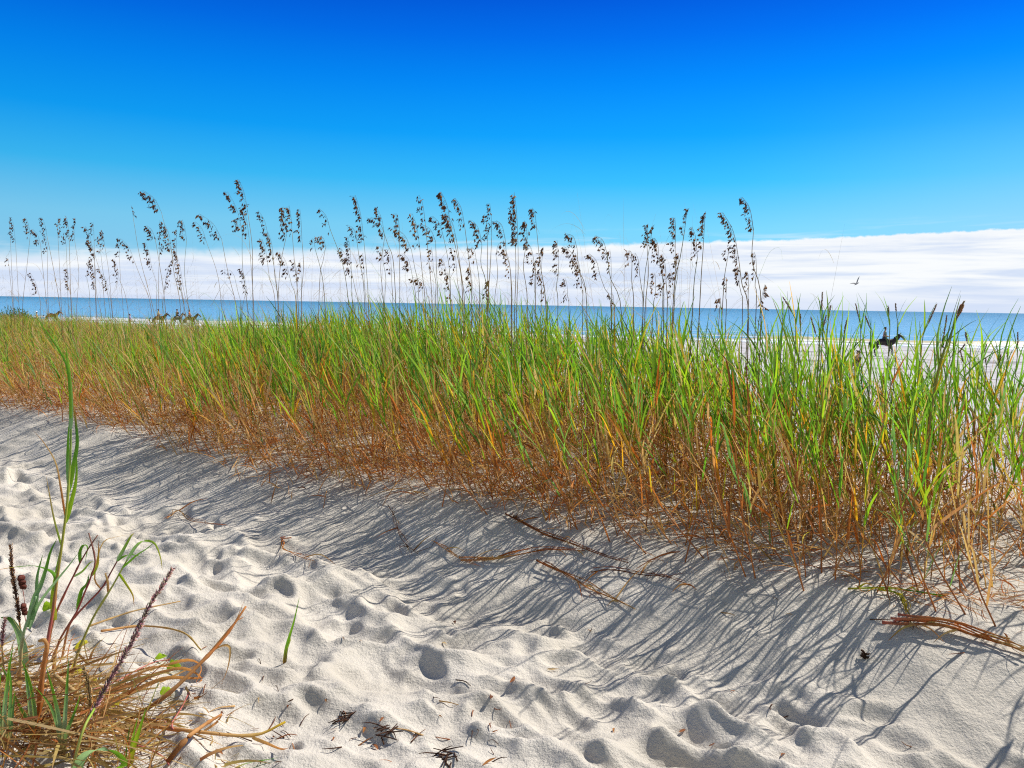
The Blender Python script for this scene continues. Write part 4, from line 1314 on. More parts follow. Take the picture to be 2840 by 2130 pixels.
for i, (lab, rp, bl) in enumerate([
        ('pale upright grass leaves crowding the lower corner', (14, 2080), [[(14, 2080), (12, 1980), (22, 1880), (36, 1790)], [(14, 2080), (25, 1990), (30, 1900), (22, 1830)], [(14, 2080), (2, 2000), (-4, 1930), (4, 1860)], [(14, 2080), (30, 2020), (36, 1960), (42, 1915)]]),
        ('blue-green grass blades pointing up beside the thick brown stem', (90, 2060), [[(90, 2060), (82, 1960), (74, 1890), (68, 1840)], [(90, 2060), (80, 2010), (55, 1960), (42, 1930)], [(90, 2060), (98, 2000), (84, 1900), (60, 1830)]]),
        ('narrow green blades forking above the bottom litter', (172, 2100), [[(172, 2100), (165, 2040), (140, 1960), (98, 1905)], [(172, 2100), (182, 2040), (205, 1980), (222, 1930)], [(172, 2100), (164, 2005), (150, 1930), (128, 1850)], [(172, 2100), (180, 1990), (186, 1900), (190, 1826)]]),
        ('dark green blade curling at the left picture edge', (0, 1990), [[(0, 1990), (18, 1920), (20, 1880), (2, 1845)]]),
        ('lying thin green blade at the bottom, right of the bent dead stalk', (640, 2128), [[(640, 2128), (690, 2116), (740, 2108), (772, 2100)]])]):
    sprout(lab, rp, [(px, rng.uniform(0.010, 0.017), [BROWN[5] * 0.9, BLUEG[rng.integers(0, 3)], GREEN[rng.integers(0, 3)], GREEN[rng.integers(0, 3)]]) for px in bl])

# dead stalks that stand or lie in the litter
def dry_stalk(lab, pts, r0, cs, leaves=(), name='dry_stalk', grp=None, knots=5):
    e = empty(name, pts[0], lab, 'dry stalk', grp)
    tube_on(e, 'stem', pts, r0, r0 * 0.55, cs, 20, M_DRY, 6, knots)
    for lp, w, c in leaves:
        blade_on(e, 'leaf', lp, w, c, M_DRY, (0.6, 0.5, 0.6), 16, rng.uniform(-1.5, 1.5))
    return e


def lying(px, lift=0.012):
    out = []
    for i, (a, b) in enumerate(px):
        g_ = G(a, b)
        out.append(np.array((g_[0], g_[1], gz(g_[0], g_[1]) + (lift[i] if isinstance(lift, (list, tuple)) else lift))))
    return np.array(out)


r = G(352, 2000); Y = r[1]
up = np.vstack([[r], path3([(462, 1928), (568, 1827), (625, 1765), (682, 1682)], Y + 0.03, Y + 0.3)])
dry_stalk('dead brown stalk slanting up from the litter with a bent hanging leaf', up, 0.0075, [BROWN[1] * 0.7, BROWN[5], BROWN[0], BROWN[2]],
          [(path3([(590, 1805), (622, 1790), (638, 1800), (632, 1850), (614, 1898)], Y + 0.24, Y + 0.2), 0.012, [BROWN[5], TAN[0], BROWN[2]]),
           (path3([(625, 1765), (655, 1720), (680, 1660)], Y + 0.27, Y + 0.3), 0.010, [BROWN[2], BROWN[5], BROWN[2]]),
           (path3([(550, 1843), (600, 1790), (652, 1728), (678, 1710)], Y + 0.22, Y + 0.28), 0.016, [BROWN[0], BROWN[5], BROWN[1]])])
dry_stalk('long straw-yellow stem lying across the bottom litter onto bare sand', lying([(154, 1945), (264, 1998), (396, 2033), (550, 2055), (704, 2064), (792, 2042)], [0.09, 0.05, 0.03, 0.03, 0.03, 0.05]), 0.0075, [TAN[2], TAN[0], BROWN[5], TAN[0], YELL[0]],
          [(lying([(700, 2062), (740, 2078), (780, 2095), (806, 2090)], 0.02), 0.012, [TAN[0], BROWN[2], BROWN[1]]), (lying([(560, 2056), (600, 2045), (618, 2040)], [0.03, 0.05, 0.07]), 0.014, [BROWN[5], BROWN[2], BROWN[1]])])
dry_stalk('bent brown stalk crossing over the long straw-yellow stem', lying([(466, 2140), (520, 2092), (563, 2064), (616, 2047)], [0.03, 0.05, 0.06, 0.08]), 0.008, [BROWN[1], BROWN[5], BROWN[2]])
dry_stalk('arched straw stem at the upper rim of the litter', lying([(282, 1783), (396, 1774), (506, 1787), (559, 1818)], [0.05, 0.06, 0.05, 0.02]), 0.005, [BROWN[5], TAN[0], TAN[3]])
dry_stalk('pale straw stem pointing out over the sand above the arched straw', lying([(250, 1790), (320, 1755), (383, 1730), (501, 1697)], [0.08, 0.07, 0.06, 0.05]), 0.0045, [TAN[1], TAN[2], TAN[0]])
dry_stalk('thick brown stem bent over at its top in the lower corner', np.vstack([[G(105, 2060)], path3([(110, 1950), (120, 1850), (130, 1795), (122, 1775), (108, 1778)], G(105, 2060)[1])]), 0.008, [BROWN[0], BROWN[2], TAN[0]])
for k, (px, lab) in enumerate([([(264, 1990), (330, 1945), (396, 1915), (470, 1890), (528, 1872), (560, 1885), (545, 1915)], 'broad dead leaf with a hooked tip below the slanting dead stalk'),
                               ([(280, 1975), (350, 1950), (430, 1925), (510, 1905), (562, 1930), (520, 1948)], 'dead brown leaf curling at its end beside the hooked one'),
                               ([(300, 1990), (380, 1960), (460, 1935), (540, 1935), (565, 1925)], 'lowest of the dead leaves bundled under the slanting dead stalk')]):
    e = empty('dry_leaf', G(*px[0]), lab, 'dead leaf', 'dead leaves under the slanting dead stalk')
    blade_on(e, 'blade', lying(px, [0.05, 0.06, 0.07, 0.07, 0.06, 0.05, 0.03][:len(px)]), 0.022, [BROWN[1], BROWN[5], BROWN[2], BROWN[0]], M_DRY, (0.3, 0.6, 0.7), 18, 1.2)
for k, (px, lab) in enumerate([([(456, 2010), (480, 2040), (478, 2030), (505, 1985), (525, 1935)], 'red creeping stem rising in a loop beside the bottom litter'),
                               ([(240, 1930), (330, 1900), (420, 1860), (470, 1850)], 'thin red stem running under the pink seed spike'),
                               ([(330, 2070), (400, 2090), (450, 2125), (470, 2150)], 'thin red stem below the long straw-yellow stem')]):
    e = empty('creeping_stem', G(*px[0]), lab, 'stem', 'red stems in the litter')
    tube_on(e, 'stem', lying(px, [0.01, 0.02, 0.03, 0.03, 0.02][:len(px)]), 0.003, 0.002, REDST, 18, None, 5, 4)
# small yellow-green leaves of a creeping plant
VL = [((228, 1805), 'near the litter top, largest of the small yellow leaves'), ((449, 1840), 'flat on the sand left of the green one'), ((484, 1866), 'standing bright green by the slanting dead stalk'),
      ((255, 1919), 'behind the small straw seed spike'), ((460, 1939), 'bright green, resting on the bundled dead leaves'), ((315, 1974), 'between the pink spike and the straw stem'),
      ((295, 2009), 'yellow, touching the long straw-yellow stem'), ((136, 1699), 'beside the tall red stem, round and green'), ((211, 1880), 'deep in the litter left of the straw spike')]
for (px, py), where in VL:
    g_ = G(px, py); c0 = np.array((g_[0], g_[1], gz(g_[0], g_[1]) + 0.03))
    e = empty('vine_leaf', c0, 'small notched leaf ' + where, 'leaf', 'small leaves of a creeping plant')
    mb = MB()
    nrm = np.array((rng.normal() * 0.5, -0.6 + rng.normal() * 0.3, 0.8)); nrm /= np.linalg.norm(nrm)
    a = np.cross(nrm, (1, 0.3, 0)); a /= np.linalg.norm(a); b = np.cross(nrm, a)
    V = [c0]; n_ = 14; rr0 = rng.uniform(0.017, 0.026)
    for k in range(n_):
        th = 2 * math.pi * k / n_
        rr = rr0 * (1 + 0.22 * math.cos(3 * th) + 0.08 * rng.normal()) * (0.55 if k == 0 else 1)
        V.append(c0 + rr * (math.cos(th) * a + math.sin(th) * b) + nrm * 0.25 * rr * math.sin(2 * th))
    gcol = GREEN[3] if 'green' in where else np.array((0.48, 0.45, 0.03))
    mb.add(V, [(0, 1 + k, 1 + (k + 1) % n_) for k in range(n_)], np.array([gcol * rng.uniform(0.8, 1.25) for _ in V]))
    mb.build('blade', M_LEAF, e)
    tube_on(e, 'stalk', [c0, c0 + np.array((0.01, 0.01, -0.02)), c0 + np.array((0.03, 0.0, -0.035))], 0.001, 0.001, REDST[0], 6, None, 4)

# the tangle of straw on the ground there: nobody could count it
lit = Mass()
n = 700
px = rng.beta(1.1, 2.2, n) * 760 - 60; py = 2180 - rng.beta(1.15, 2.0, n) * 420
ok = (px - 20) * 0.55 + (2130 - py) * 0.95 < 560 + 90 * rng.normal(size=n)
px, py = px[ok], py[ok]; n = len(px)
vv = np.array([ray(a, b) for a, b in zip(px, py)])
tt_ = (0.06 - CAM_H) / vv[:, 2]
x = vv[:, 0] * tt_; y = vv[:, 1] * tt_
z = ground_z(x, y)
phi = rng.normal(0.5, 0.9, n)
d0 = unit(np.stack([np.cos(phi), np.sin(phi), rng.normal(0.02, 0.22, n)], -1))
core = np.exp(-((px - 60) / 330) ** 2 - ((2150 - py) / 300) ** 2)
ln = rng.uniform(0.06, 0.30, n) * (0.5 + 0.9 * core)
lit.add(*ribbons(np.stack([x, y, z + 0.004 + rng.random(n) * 0.12 * core], -1), d0, ln, rng.uniform(0.002, 0.013, n), rng.uniform(-0.05, 0.35, n), rng.normal(0, 0.3, n), pick(BROWN[3:4] * 4 + BROWN[1:3] + TAN + TAN, n) * 0.9, pick(BROWN[1:4] + TAN + TAN, n) * 0.9, 6, rng.uniform(0, 3.14, n), 0.8))
m_ = core > 0.25
k = np.nonzero(m_)[0][:170]
lit.add(*ribbons(np.stack([x[k], y[k], z[k]], -1), unit(np.stack([0.25 + 0.4 * rng.normal(size=len(k)), 0.4 * rng.normal(size=len(k)), np.ones(len(k))], -1)), rng.uniform(0.08, 0.30, len(k)), rng.uniform(0.003, 0.007, len(k)), rng.uniform(0, 0.2, len(k)), rng.normal(0, 0.2, len(k)), pick(BROWN, len(k)), pick(TAN + BROWN + GREEN[2:3], len(k)), 6, rng.uniform(0, 3.14, len(k))))
lit.build('dry_grass_litter', M_DRY, 'tangled straw and dead leaves heaped on the sand')

# ------------------------------------------------------------------ runners trailing over the bank and the path
RUN = [('short dry runner on the bank foot, straight with a frayed end', [(466, 1444), (493, 1426), (528, 1448), (629, 1462)], 0.004, [BROWN[5], TAN[0], BROWN[0]], 3, 0),
       ('looped orange-brown runner curling back on itself on the path edge', [(812, 1497), (783, 1506), (780, 1520), (792, 1534), (827, 1550), (875, 1564)], 0.004, [BROWN[0], YELL[3], BROWN[2]], 3, 0),
       ('dry runner lying level across the shaded bank', [(1281, 1563), (1360, 1558), (1426, 1550), (1514, 1534), (1624, 1536)], 0.006, [BROWN[2], TAN[0], BROWN[0], BROWN[1]], 5, 0),
       ('long straw runner slanting down the shaded bank to the path', [(1492, 1565), (1558, 1598), (1615, 1629), (1673, 1657), (1760, 1695)], 0.006, [BROWN[1], BROWN[2], TAN[0]], 4, 0),
       ('dark root-like runner under the grass, above the level runner', [(1400, 1430), (1448, 1457), (1514, 1488), (1580, 1514), (1673, 1550), (1740, 1572)], 0.006, [BROWN[3], BROWN[1], BROWN[3]], 5, 0),
       ('thick runner bundle with a red tip on the near bank', [(2448, 1739), (2527, 1739), (2615, 1752), (2703, 1774), (2790, 1800), (2870, 1832)], 0.009, [REDST[1], BROWN[2], BROWN[0], TAN[0]], 14, 0),
       ('green blade lying flat at the foot of the nearest stalks', [(2350, 1645), (2461, 1640), (2527, 1651), (2611, 1666)], 0.006, [YELL[2], GREEN[3], GREEN[1], GREEN[0]], 2, 1),
       ('yellow leafy runner hanging over the near bank', [(2440, 1648), (2490, 1658), (2510, 1690), (2523, 1745)], 0.005, [GREEN[3], YELL[2], YELL[0]], 4, 1),
       ('thin dead twig standing out of the shaded bank', [(1078, 1409), (1100, 1457), (1118, 1510), (1162, 1545)], 0.003, [BROWN[3], BROWN[1], BROWN[3]], 4, 0),
       ('thin runner reaching left from the level runner', [(1200, 1510), (1250, 1540), (1290, 1562), (1330, 1575)], 0.003, [BROWN[2], BROWN[5], BROWN[0]], 3, 0),
       ('dark runner hooked over the crest below the brown edge', [(1640, 1600), (1700, 1590), (1780, 1600), (1850, 1612), (1920, 1640)], 0.004, [BROWN[1], BROWN[3], BROWN[0]], 5, 0),
       ('dead leaf strip hanging on the crest near the nearest stalks', [(2035, 1588), (2052, 1560), (2095, 1535), (2150, 1530)], 0.004, [TAN[0], BROWN[5], BROWN[2]], 2, 0)]
for lab, px, rad, cs, nl, gr in RUN:
    lift = [0.010 + 0.012 * rng.random() for _ in px]
    pts = bez(lying(px, lift), 40)
    pts[:, 2] = np.maximum(pts[:, 2], ground_z(pts[:, 0], pts[:, 1]) + rad * 0.8)
    e = empty('dune_runner', pts[0], lab, 'runner', 'runners trailing over the sandy bank')
    for sN in range(1 if nl < 3 else 3 if nl < 8 else 6):
        a0 = int(rng.integers(0, 6)) if sN else 0; b0 = 40 - (int(rng.integers(0, 9)) if sN else 0)
        k_ = np.arange(40)[:, None]
        wig = np.concatenate([0.016 * np.sin(k_ * rng.uniform(0.12, 0.35) + rng.uniform(0, 6)), 0.016 * np.sin(k_ * rng.uniform(0.12, 0.35) + rng.uniform(0, 6)), 0.006 * np.ones((40, 1)) * sN], 1) * (1 if sN else 0.4)
        sp_ = (pts + wig)[a0:b0]
        r0 = rad * (0.75 if sN == 0 else rng.uniform(0.3, 0.6))
        mb = MB()
        mb.tube(sp_, np.linspace(r0, r0 * 0.5, len(sp_)) * (1 + 0.3 * (np.arange(len(sp_)) % 7 == 0)), lerp_cols(cs, len(sp_)) * rng.uniform(0.7, 1.2), 6)
        mb.build('stem', M_LEAF if gr else M_DRY, e)
    if nl >= 4 and not gr:
        for q in range(7):
            k = int(rng.integers(2, 38)); p0 = pts[k]
            ph_ = rng.uniform(0, 6.28); l_ = rng.uniform(0.05, 0.16)
            rt = bez([p0, p0 + l_ * np.array((0.5 * math.cos(ph_), 0.5 * math.sin(ph_), 0.12)), p0 + l_ * np.array((math.cos(ph_ + 0.5), math.sin(ph_ + 0.5), 0))], 8)
            rt[:, 2] = np.maximum(rt[:, 2], ground_z(rt[:, 0], rt[:, 1]) + 0.002)
            tube_on(e, 'rootlet', rt, 0.0016, 0.0007, BROWN[3], 8, M_DRY, 4)
    for q in range(nl):
        k = int(rng.integers(3, 38)); p0 = pts[k]
        tn = pts[min(39, k + 1)] - pts[k - 1]; tn /= np.linalg.norm(tn)
        dirn = tn * rng.uniform(0.3, 1) * (1 if rng.random() < 0.7 else -1) + np.array((rng.normal() * 0.5, rng.normal() * 0.5, 0))
        ln = rng.uniform(0.06, 0.18)
        q1 = p0 + dirn * ln * 0.5; q2 = p0 + dirn * ln
        q1[2] = gz(q1[0], q1[1]) + 0.03; q2[2] = gz(q2[0], q2[1]) + rng.uniform(0.004, 0.03)
        blade_on(e, 'leaf', [p0, q1, q2], rng.uniform(0.006, 0.012), [cs[-1], (TAN + BROWN)[rng.integers(0, 10)] if not gr else YELL[rng.integers(0, 3)], BROWN[rng.integers(0, 4)]], M_LEAF if gr else M_DRY, (0.4, 0.5, 0.7), 9, rng.uniform(-1, 1))

# ------------------------------------------------------------------ scraps lying on the trampled sand
Q = lambda a, b: (700 + a / 2.273, 1400 + b / 2.273)
Q2 = lambda a, b: (1867 + a / 2.273, 1400 + b / 2.273)
NAMED = [(Q(1270, 755), 'leaf', 'small red-brown leaf scrap on the bright path below the twin shadows'), (Q(2130, 797), 'leaf', 'flat brown leaf scrap at the foot of the shaded bank'),
         (Q(1895, 1045), 'leaf', 'upturned tan leaf scrap between two deep footprints'), (Q(1640, 1115), 'leaf', 'orange-brown scrap on the rim of the deepest footprint'),
         (Q(1500, 1218), 'leaf', 'thin brown leaf scrap below the deepest footprint'), (Q(1310, 1115), 'twig', 'straight dark twig lying on the rim above the footprints'),
         (Q(1210, 1250), 'twig', 'tiny forked twig standing in the sand'), (Q(1215, 885), 'leaf', 'pale upright scrap casting a short shadow on the path'),
         (Q(1240, 1600), 'clump', 'dark clump of plant scraps at the bottom middle edge'), (Q(840, 1440), 'clump', 'dark clump of plant scraps half buried beside crossed straws'),
         (Q(590, 1350), 'clump', 'flat dark clump of twigs nearest the long straw stem'), (Q(1040, 1452), 'twig', 'thick straw twig lying beside the half buried clump'),
         (Q(240, 1250), 'leaf', 'curled dark leaf right of the single green shoot'), (Q2(1205, 980), 'pod', 'dark pod lying among the stalk shadows on the near bank'),
         (Q2(245, 1520), 'leaf', 'small russet scrap on the sand at the lower right'), (Q2(730, 700), 'leaf', 'shrivelled yellow leaf on the near bank'),
         (Q2(400, 410), 'leaf', 'dry folded leaf on the bank crest'), (Q2(640, 600), 'leaf', 'brown leaf pressed against the bank crest'), (Q2(325, 690), 'twig', 'broken stub standing out of the bank'),
         ((716, 1950), 'leaf', 'folded tan leaf lying between the long straw stem and the green shoot'), ((630, 1965), 'twig', 'short tan twig beside the litter tip'), ((800, 1965), 'leaf', 'curled brown strip beside a shaded footprint')]
COMMON = []
cr = np.random.default_rng(12)
for _ in range(64):
    u = cr.random()
    if u < 0.74:
        q = (cr.uniform(560, 1420), 2125 - abs(cr.normal(0, 125)))
    else:
        q = (cr.uniform(500, 2750), cr.uniform(1720, 2120))
    COMMON.append((q, 'leaf' if cr.random() < 0.45 else 'twig', None))
for (q, kd, lab) in NAMED + COMMON:
    g_ = G(*q); c0 = np.array((g_[0], g_[1], gz(g_[0], g_[1]) + 0.004))
    cat = {'leaf': 'leaf scrap', 'twig': 'twig', 'clump': 'plant debris', 'pod': 'seed pod'}[kd]
    if lab is None:
        lab, grp = ('little brown scrap of dead leaf dropped on the trampled sand', 'leaf scraps on the trampled sand') if kd == 'leaf' else ('little thin dead twig dropped on the trampled sand', 'twigs on the trampled sand')
        sc = cr.uniform(0.5, 1.25)
    else:
        grp, sc = None, 1.25
    name = {'leaf': 'leaf_scrap', 'twig': 'dead_twig', 'clump': 'debris_clump', 'pod': 'seed_pod'}[kd]
    col = np.array(((0.26, 0.10, 0.04), (0.16, 0.06, 0.03), (0.34, 0.15, 0.05), (0.08, 0.04, 0.025))[cr.integers(0, 4)])
    if lab and any(w in lab for w in ('tan', 'pale', 'straw', 'yellow')):
        col = TAN[0]
    if lab and any(w in lab for w in ('dark', 'curled dark')):
        col = np.array((0.08, 0.04, 0.025))
    mb = MB()
    phi = cr.uniform(0, 6.28); dv = np.array((math.cos(phi), math.sin(phi), 0))
    if kd == 'leaf':
        l_ = 0.030 * sc * cr.uniform(0.6, 1.6)
        mb.blade(bez([c0 - dv * l_ / 2, c0 + np.array((0, 0, 0.004 * sc)) + cr.normal(size=3) * 0.003, c0 + dv * l_ / 2 + np.array((0, 0, cr.uniform(0, 0.008)))], 8), cr.uniform(0.004, 0.010) * sc, col, (-dv[1], dv[0], 0.4), 0.5, np.array((0.2, 0.7, 1, 1, 0.95, 0.7, 0.4, 0.1)), cr.uniform(-1.2, 1.2))
    elif kd == 'pod':
        for q_ in range(26):
            mb.grain(c0 + np.array((0, 0, 0.012)) + cr.normal(size=3) * 0.005, cr.normal(size=3) + np.array((0, 0, 0.5)), 0.02, 0.01, 0.008, col * cr.uniform(0.6, 1.4))
    else:
        for q_ in range(1 if kd == 'twig' else 11):
            ph2 = phi if kd == 'twig' else cr.uniform(0, 6.28)
            d2 = np.array((math.cos(ph2), math.sin(ph2), cr.uniform(0.0, 0.25)))
            c1 = c0 + (0 if kd == 'twig' else 1) * np.append(cr.normal(size=2) * 0.016, 0)
            c1[2] = gz(c1[0], c1[1]) + 0.003
            l_ = cr.uniform(0.04, 0.085) * sc
            pts = [c1 - d2 * l_ * 0.3, c1 + d2 * l_ * 0.3 + np.array((0, 0, 0.004)), c1 + d2 * l_ * 0.7 + cr.normal(size=3) * 0.006]
            mb.tube(bez(pts, 6), np.linspace(0.0022, 0.001, 6) * sc, col * cr.uniform(0.7, 1.5), 5)
    tag(mb.build(name, M_DRY), lab, cat, grp)

# ------------------------------------------------------------------ riders, walkers and the gull
def skin(name, nodes, edges, mat, parent, sub=2):
    """one continuous body grown over a skeleton; NODES: (x, y, z, radius)"""
    me = bpy.data.meshes.new(name)
    me.from_pydata([n_[:3] for n_ in nodes], edges, [])
    o = bpy.data.objects.new(name, me); COL.objects.link(o)
    o.modifiers.new('skin', 'SKIN')
    if not me.skin_vertices:
        bm = bmesh.new(); bm.from_mesh(me); bm.verts.layers.skin.verify(); bm.to_mesh(me); bm.free()
    sv = me.skin_vertices[0].data
    for v_, n_ in zip(sv, nodes):
        v_.radius = (n_[3], n_[3]) if len(n_) == 4 else (n_[3], n_[4])
    sv[0].use_root = True
    s_ = o.modifiers.new('subdivision', 'SUBSURF'); s_.levels = sub; s_.render_levels = sub
    me.materials.append(mat)
    o.parent = parent
    return o


def horse(loc, label, col, heading, neck_down=0.0, group='horses walking on the beach'):
    e = empty('horse', loc, label, 'horse', group)
    e.rotation_euler[2] = heading
    coat = plain_mat('horse_coat', col, 0.5, 0.2, 6)
    hair = plain_mat('horse_hair', tuple(c * 0.5 for c in col), 0.7, 0.2, 20)
    d = neck_down
    N = [(0, 0, 1.22, .34, .31), (.45, 0, 1.22, .32, .29), (-.4, 0, 1.25, .32, .30), (-.78, 0, 1.27, .30, .27), (.78, 0, 1.36, .21, .23), (1.02, 0, 1.62 - .12 * d, .13, .17), (1.2, 0, 1.88 - .25 * d, .10, .13),
         (1.40, 0, 1.80 - .35 * d, .10, .11), (1.58, 0, 1.58 - .4 * d, .075, .075), (1.64, 0, 1.48 - .4 * d, .06, .055)]
    E = [(0, 1), (0, 2), (2, 3), (1, 4), (4, 5), (5, 6), (6, 7), (7, 8), (8, 9)]
    for s_ in (1, -1):
        k = len(N); st = 0.14 * s_
        N += [(.52 + st * .3, .15 * s_, .98, .13), (.55 + st, .15 * s_, .58, .065), (.53 + st * 1.2, .15 * s_, .18, .045), (.58 + st * 1.2, .15 * s_, .04, .06)]
        E += [(1, k), (k, k + 1), (k + 1, k + 2), (k + 2, k + 3)]
        k = len(N)
        N += [(-.72, .15 * s_, .98, .18), (-.62 - st, .16 * s_, .78, .12), (-.92 - st, .16 * s_, .52, .065), (-.86 - st * 1.3, .16 * s_, .17, .045), (-.81 - st * 1.3, .16 * s_, .04, .06)]
        E += [(3, k), (k, k + 1), (k + 1, k + 2), (k + 2, k + 3), (k + 3, k + 4)]
    skin('body', N, E, coat, e)
    skin('tail', [(-1.02, 0, 1.33, .05), (-1.16, 0, 1.15, .07), (-1.2, 0, .85, .06), (-1.18, 0, .55, .02)], [(0, 1), (1, 2), (2, 3)], hair, e, 1)
    skin('mane', [(.72, 0, 1.60, .05), (.95, 0, 1.79 - .12 * d, .05), (1.10, 0, 1.99 - .22 * d, .05), (1.24, 0, 2.02 - .27 * d, .035)], [(0, 1), (1, 2), (2, 3)], hair, e, 1)
    for s_ in (1, -1):
        skin('ear', [(1.22, .06 * s_, 1.99 - .26 * d, .03), (1.23, .075 * s_, 2.12 - .26 * d, .008)], [(0, 1)], coat, e, 1)
    skin('saddle', [(-.22, 0, 1.54, .14, .07), (0, 0, 1.53, .19, .06), (.22, 0, 1.55, .14, .07)], [(0, 1), (1, 2)], plain_mat('saddle_leather', (0.08, 0.04, 0.025), 0.5), e, 1)
    return e


def person(loc, label, pose, shirt, trousers, hair, heading, group=None, hat=None):
    e = empty('person', loc, label, 'person', group)
    e.rotation_euler[2] = heading
    skn = plain_mat('skin', (0.45, 0.25, 0.17), 0.55)
    if pose == 'ride':
        hip, kn, an, toe = .12, (.30, .30, -.28), (.14, .34, -.68), (.32, .36, -.72)
    elif pose == 'sit':
        hip, kn, an, toe = .10, (.45, .12, .12), (.62, .12, -.22), (.78, .12, -.26)
    else:
        hip, kn, an, toe = .10, (.06, .10, -.45), (-.02, .10, -.86), (.14, .11, -.90)
    N = [(0, 0, 0, .15, .12), (0, 0, .22, .14, .10), (.01, 0, .44, .17, .11), (.02, 0, .58, .06), (.04, 0, .66, .075), (.05, 0, .76, .095), (.05, 0, .84, .075)]
    E = [(0, 1), (1, 2), (2, 3), (3, 4), (4, 5), (5, 6)]
    legs_i, arms_i = [], []
    for s_ in (1, -1):
        k = len(N)
        N += [(0.02, hip * s_, -.03, .105), (kn[0] * (1 if pose != 'stand' else s_ * 1.6), kn[1] * s_, kn[2], .07), (an[0] * (1 if pose != 'stand' else s_ * 3), an[1] * s_, an[2], .045), (an[0] * (1 if pose != 'stand' else s_ * 3) + toe[0] - an[0], toe[1] * s_, toe[2], .04)]
        E += [(0, k), (k, k + 1), (k + 1, k + 2), (k + 2, k + 3)]
        legs_i.append(k)
        k = len(N)
        ar = ((.02, .21, .47, .055), (.06, .26, .20, .045), (.28 if pose != 'stand' else .10, .20, .08 if pose != 'stand' else -.04, .035), (.36 if pose != 'stand' else .12, .17, .08 if pose != 'stand' else -.12, .038))
        N += [(a_, b_ * s_, c_, r_) for a_, b_, c_, r_ in ar]
        E += [(2, k), (k, k + 1), (k + 1, k + 2), (k + 2, k + 3)]
        arms_i.append(k)
    skin('body', N, E, skn, e)
    g = 0.015
    NS = [(x_, y_, z_, *(r_ + g for r_ in rr)) for (x_, y_, z_, *rr) in N[:3]]; ES = [(0, 1), (1, 2)]
    for k in arms_i:
        j = len(NS); NS += [(*N[k][:3], N[k][3] + g), (*N[k + 1][:3], N[k + 1][3] + g)]; ES += [(2, j), (j, j + 1)]
    skin('shirt', NS, ES, plain_mat('shirt_cloth', shirt, 0.85, 0.12, 15), e)
    NT_ = [(N[0][0], N[0][1], N[0][2] - .01, .16, .13)]; ET = []
    for k in legs_i:
        j = len(NT_); NT_ += [(*N[k + i_][:3], N[k + i_][3] + g) for i_ in range(3)]; ET += [(0, j), (j, j + 1), (j + 1, j + 2)]
    skin('trousers', NT_, ET, plain_mat('trouser_cloth', trousers, 0.85, 0.12, 15), e)
    skin('hair', [(.03, 0, .80, .10), (.02, 0, .88, .08), (-.03, 0, .74, .07)], [(0, 1), (0, 2)], plain_mat('hair', hair, 0.6), e, 1)
    if hat:
        mb = MB()
        base = np.array(loc)
        V, F = [], []
        for (rr, zz) in ((.20, .86), (.19, .875), (.11, .885), (.10, .99), (.06, 1.02), (.001, 1.02)):
            for k in range(14):
                th = 2 * math.pi * k / 14
                V.append(base + np.array((.04 + rr * math.cos(th), rr * math.sin(th), zz)))
        for i in range(5):
            for k in range(14):
                F.append((i * 14 + k, i * 14 + (k + 1) % 14, (i + 1) * 14 + (k + 1) % 14, (i + 1) * 14 + k))
        mb.add(V, F, hat)
        mb.build('hat', plain_mat('hat_cloth', hat, 0.85), e)
    return e


def beach_at(px, Y):
    v = ray(px, hor(px)); x = v[0] / v[1] * Y
    return np.array((x, Y, gz(x, Y)))


RG = 'riders on the beach'
hd = R(-14)
b = beach_at(2458, 66)
horse(b, 'black horse walking through the grass tips, bearing the grey-shirted rider', (0.016, 0.010, 0.009), hd, 0.25)
person(b + np.array((0, 0, 1.62)), 'person in a grey shirt riding the black horse at the end of the belt', 'ride', (0.12, 0.12, 0.13), (0.03, 0.035, 0.05), (0.02, 0.012, 0.01), hd, RG)
b = beach_at(2622, 88)
person(b + np.array((0, 0, 0.90)), 'person in black standing at the water behind the thickest stalk', 'stand', (0.012, 0.012, 0.013), (0.012, 0.012, 0.014), (0.01, 0.008, 0.007), hd, None)
b = beach_at(2388, 48)
person(b + np.array((0, 0, 0.28)), 'person in a maroon top seated on the sand left of the black horse', 'sit', (0.16, 0.035, 0.03), (0.25, 0.20, 0.16), (0.06, 0.03, 0.02), R(200), None)
for px, Y, hl, hc, nd, rl, sh, sc_ in (
        (438, 112, 'dark horse with a pale nose, first of the pair nearest the curved oats', (0.035, 0.022, 0.018), 0.2, 'person in pale yellow riding the dark horse with a pale nose', (0.5, 0.42, 0.16), 1),
        (490, 116, 'black horse seen from behind, between the other two ridden ones', (0.014, 0.012, 0.012), 0.1, 'person in black riding the middle black horse', (0.02, 0.02, 0.022), 1),
        (524, 113, 'dark brown horse carrying the rider in orange', (0.05, 0.03, 0.02), 0.15, 'person in an orange top riding a dark brown horse', (0.85, 0.13, 0.05), 1),
        (140, 118, 'chestnut horse with a black head, beyond the far-left oats', (0.16, 0.06, 0.025), 0.3, None, None, 1)):
    b = beach_at(px, Y)
    hh = R(10) if px != 490 else R(70)
    horse(b, hl, hc, hh, nd)
    if rl:
        person(b + np.array((0, 0, 1.62)), rl, 'ride', sh, (0.03, 0.035, 0.06), (0.03, 0.02, 0.015), hh, RG)
b = beach_at(358, 108)
person(b + np.array((0, 0, 0.90)), 'person in a bright blue top walking on the beach', 'stand', (0.03, 0.10, 0.55), (0.2, 0.17, 0.13), (0.04, 0.025, 0.02), R(20), None)
b = beach_at(100, 112)
e = person(b + np.array((0, 0, 0.90)), 'person in a bright pink top and white sun hat', 'stand', (0.75, 0.06, 0.16), (0.35, 0.45, 0.7), (0.05, 0.03, 0.02), R(200), None, (0.8, 0.8, 0.82))
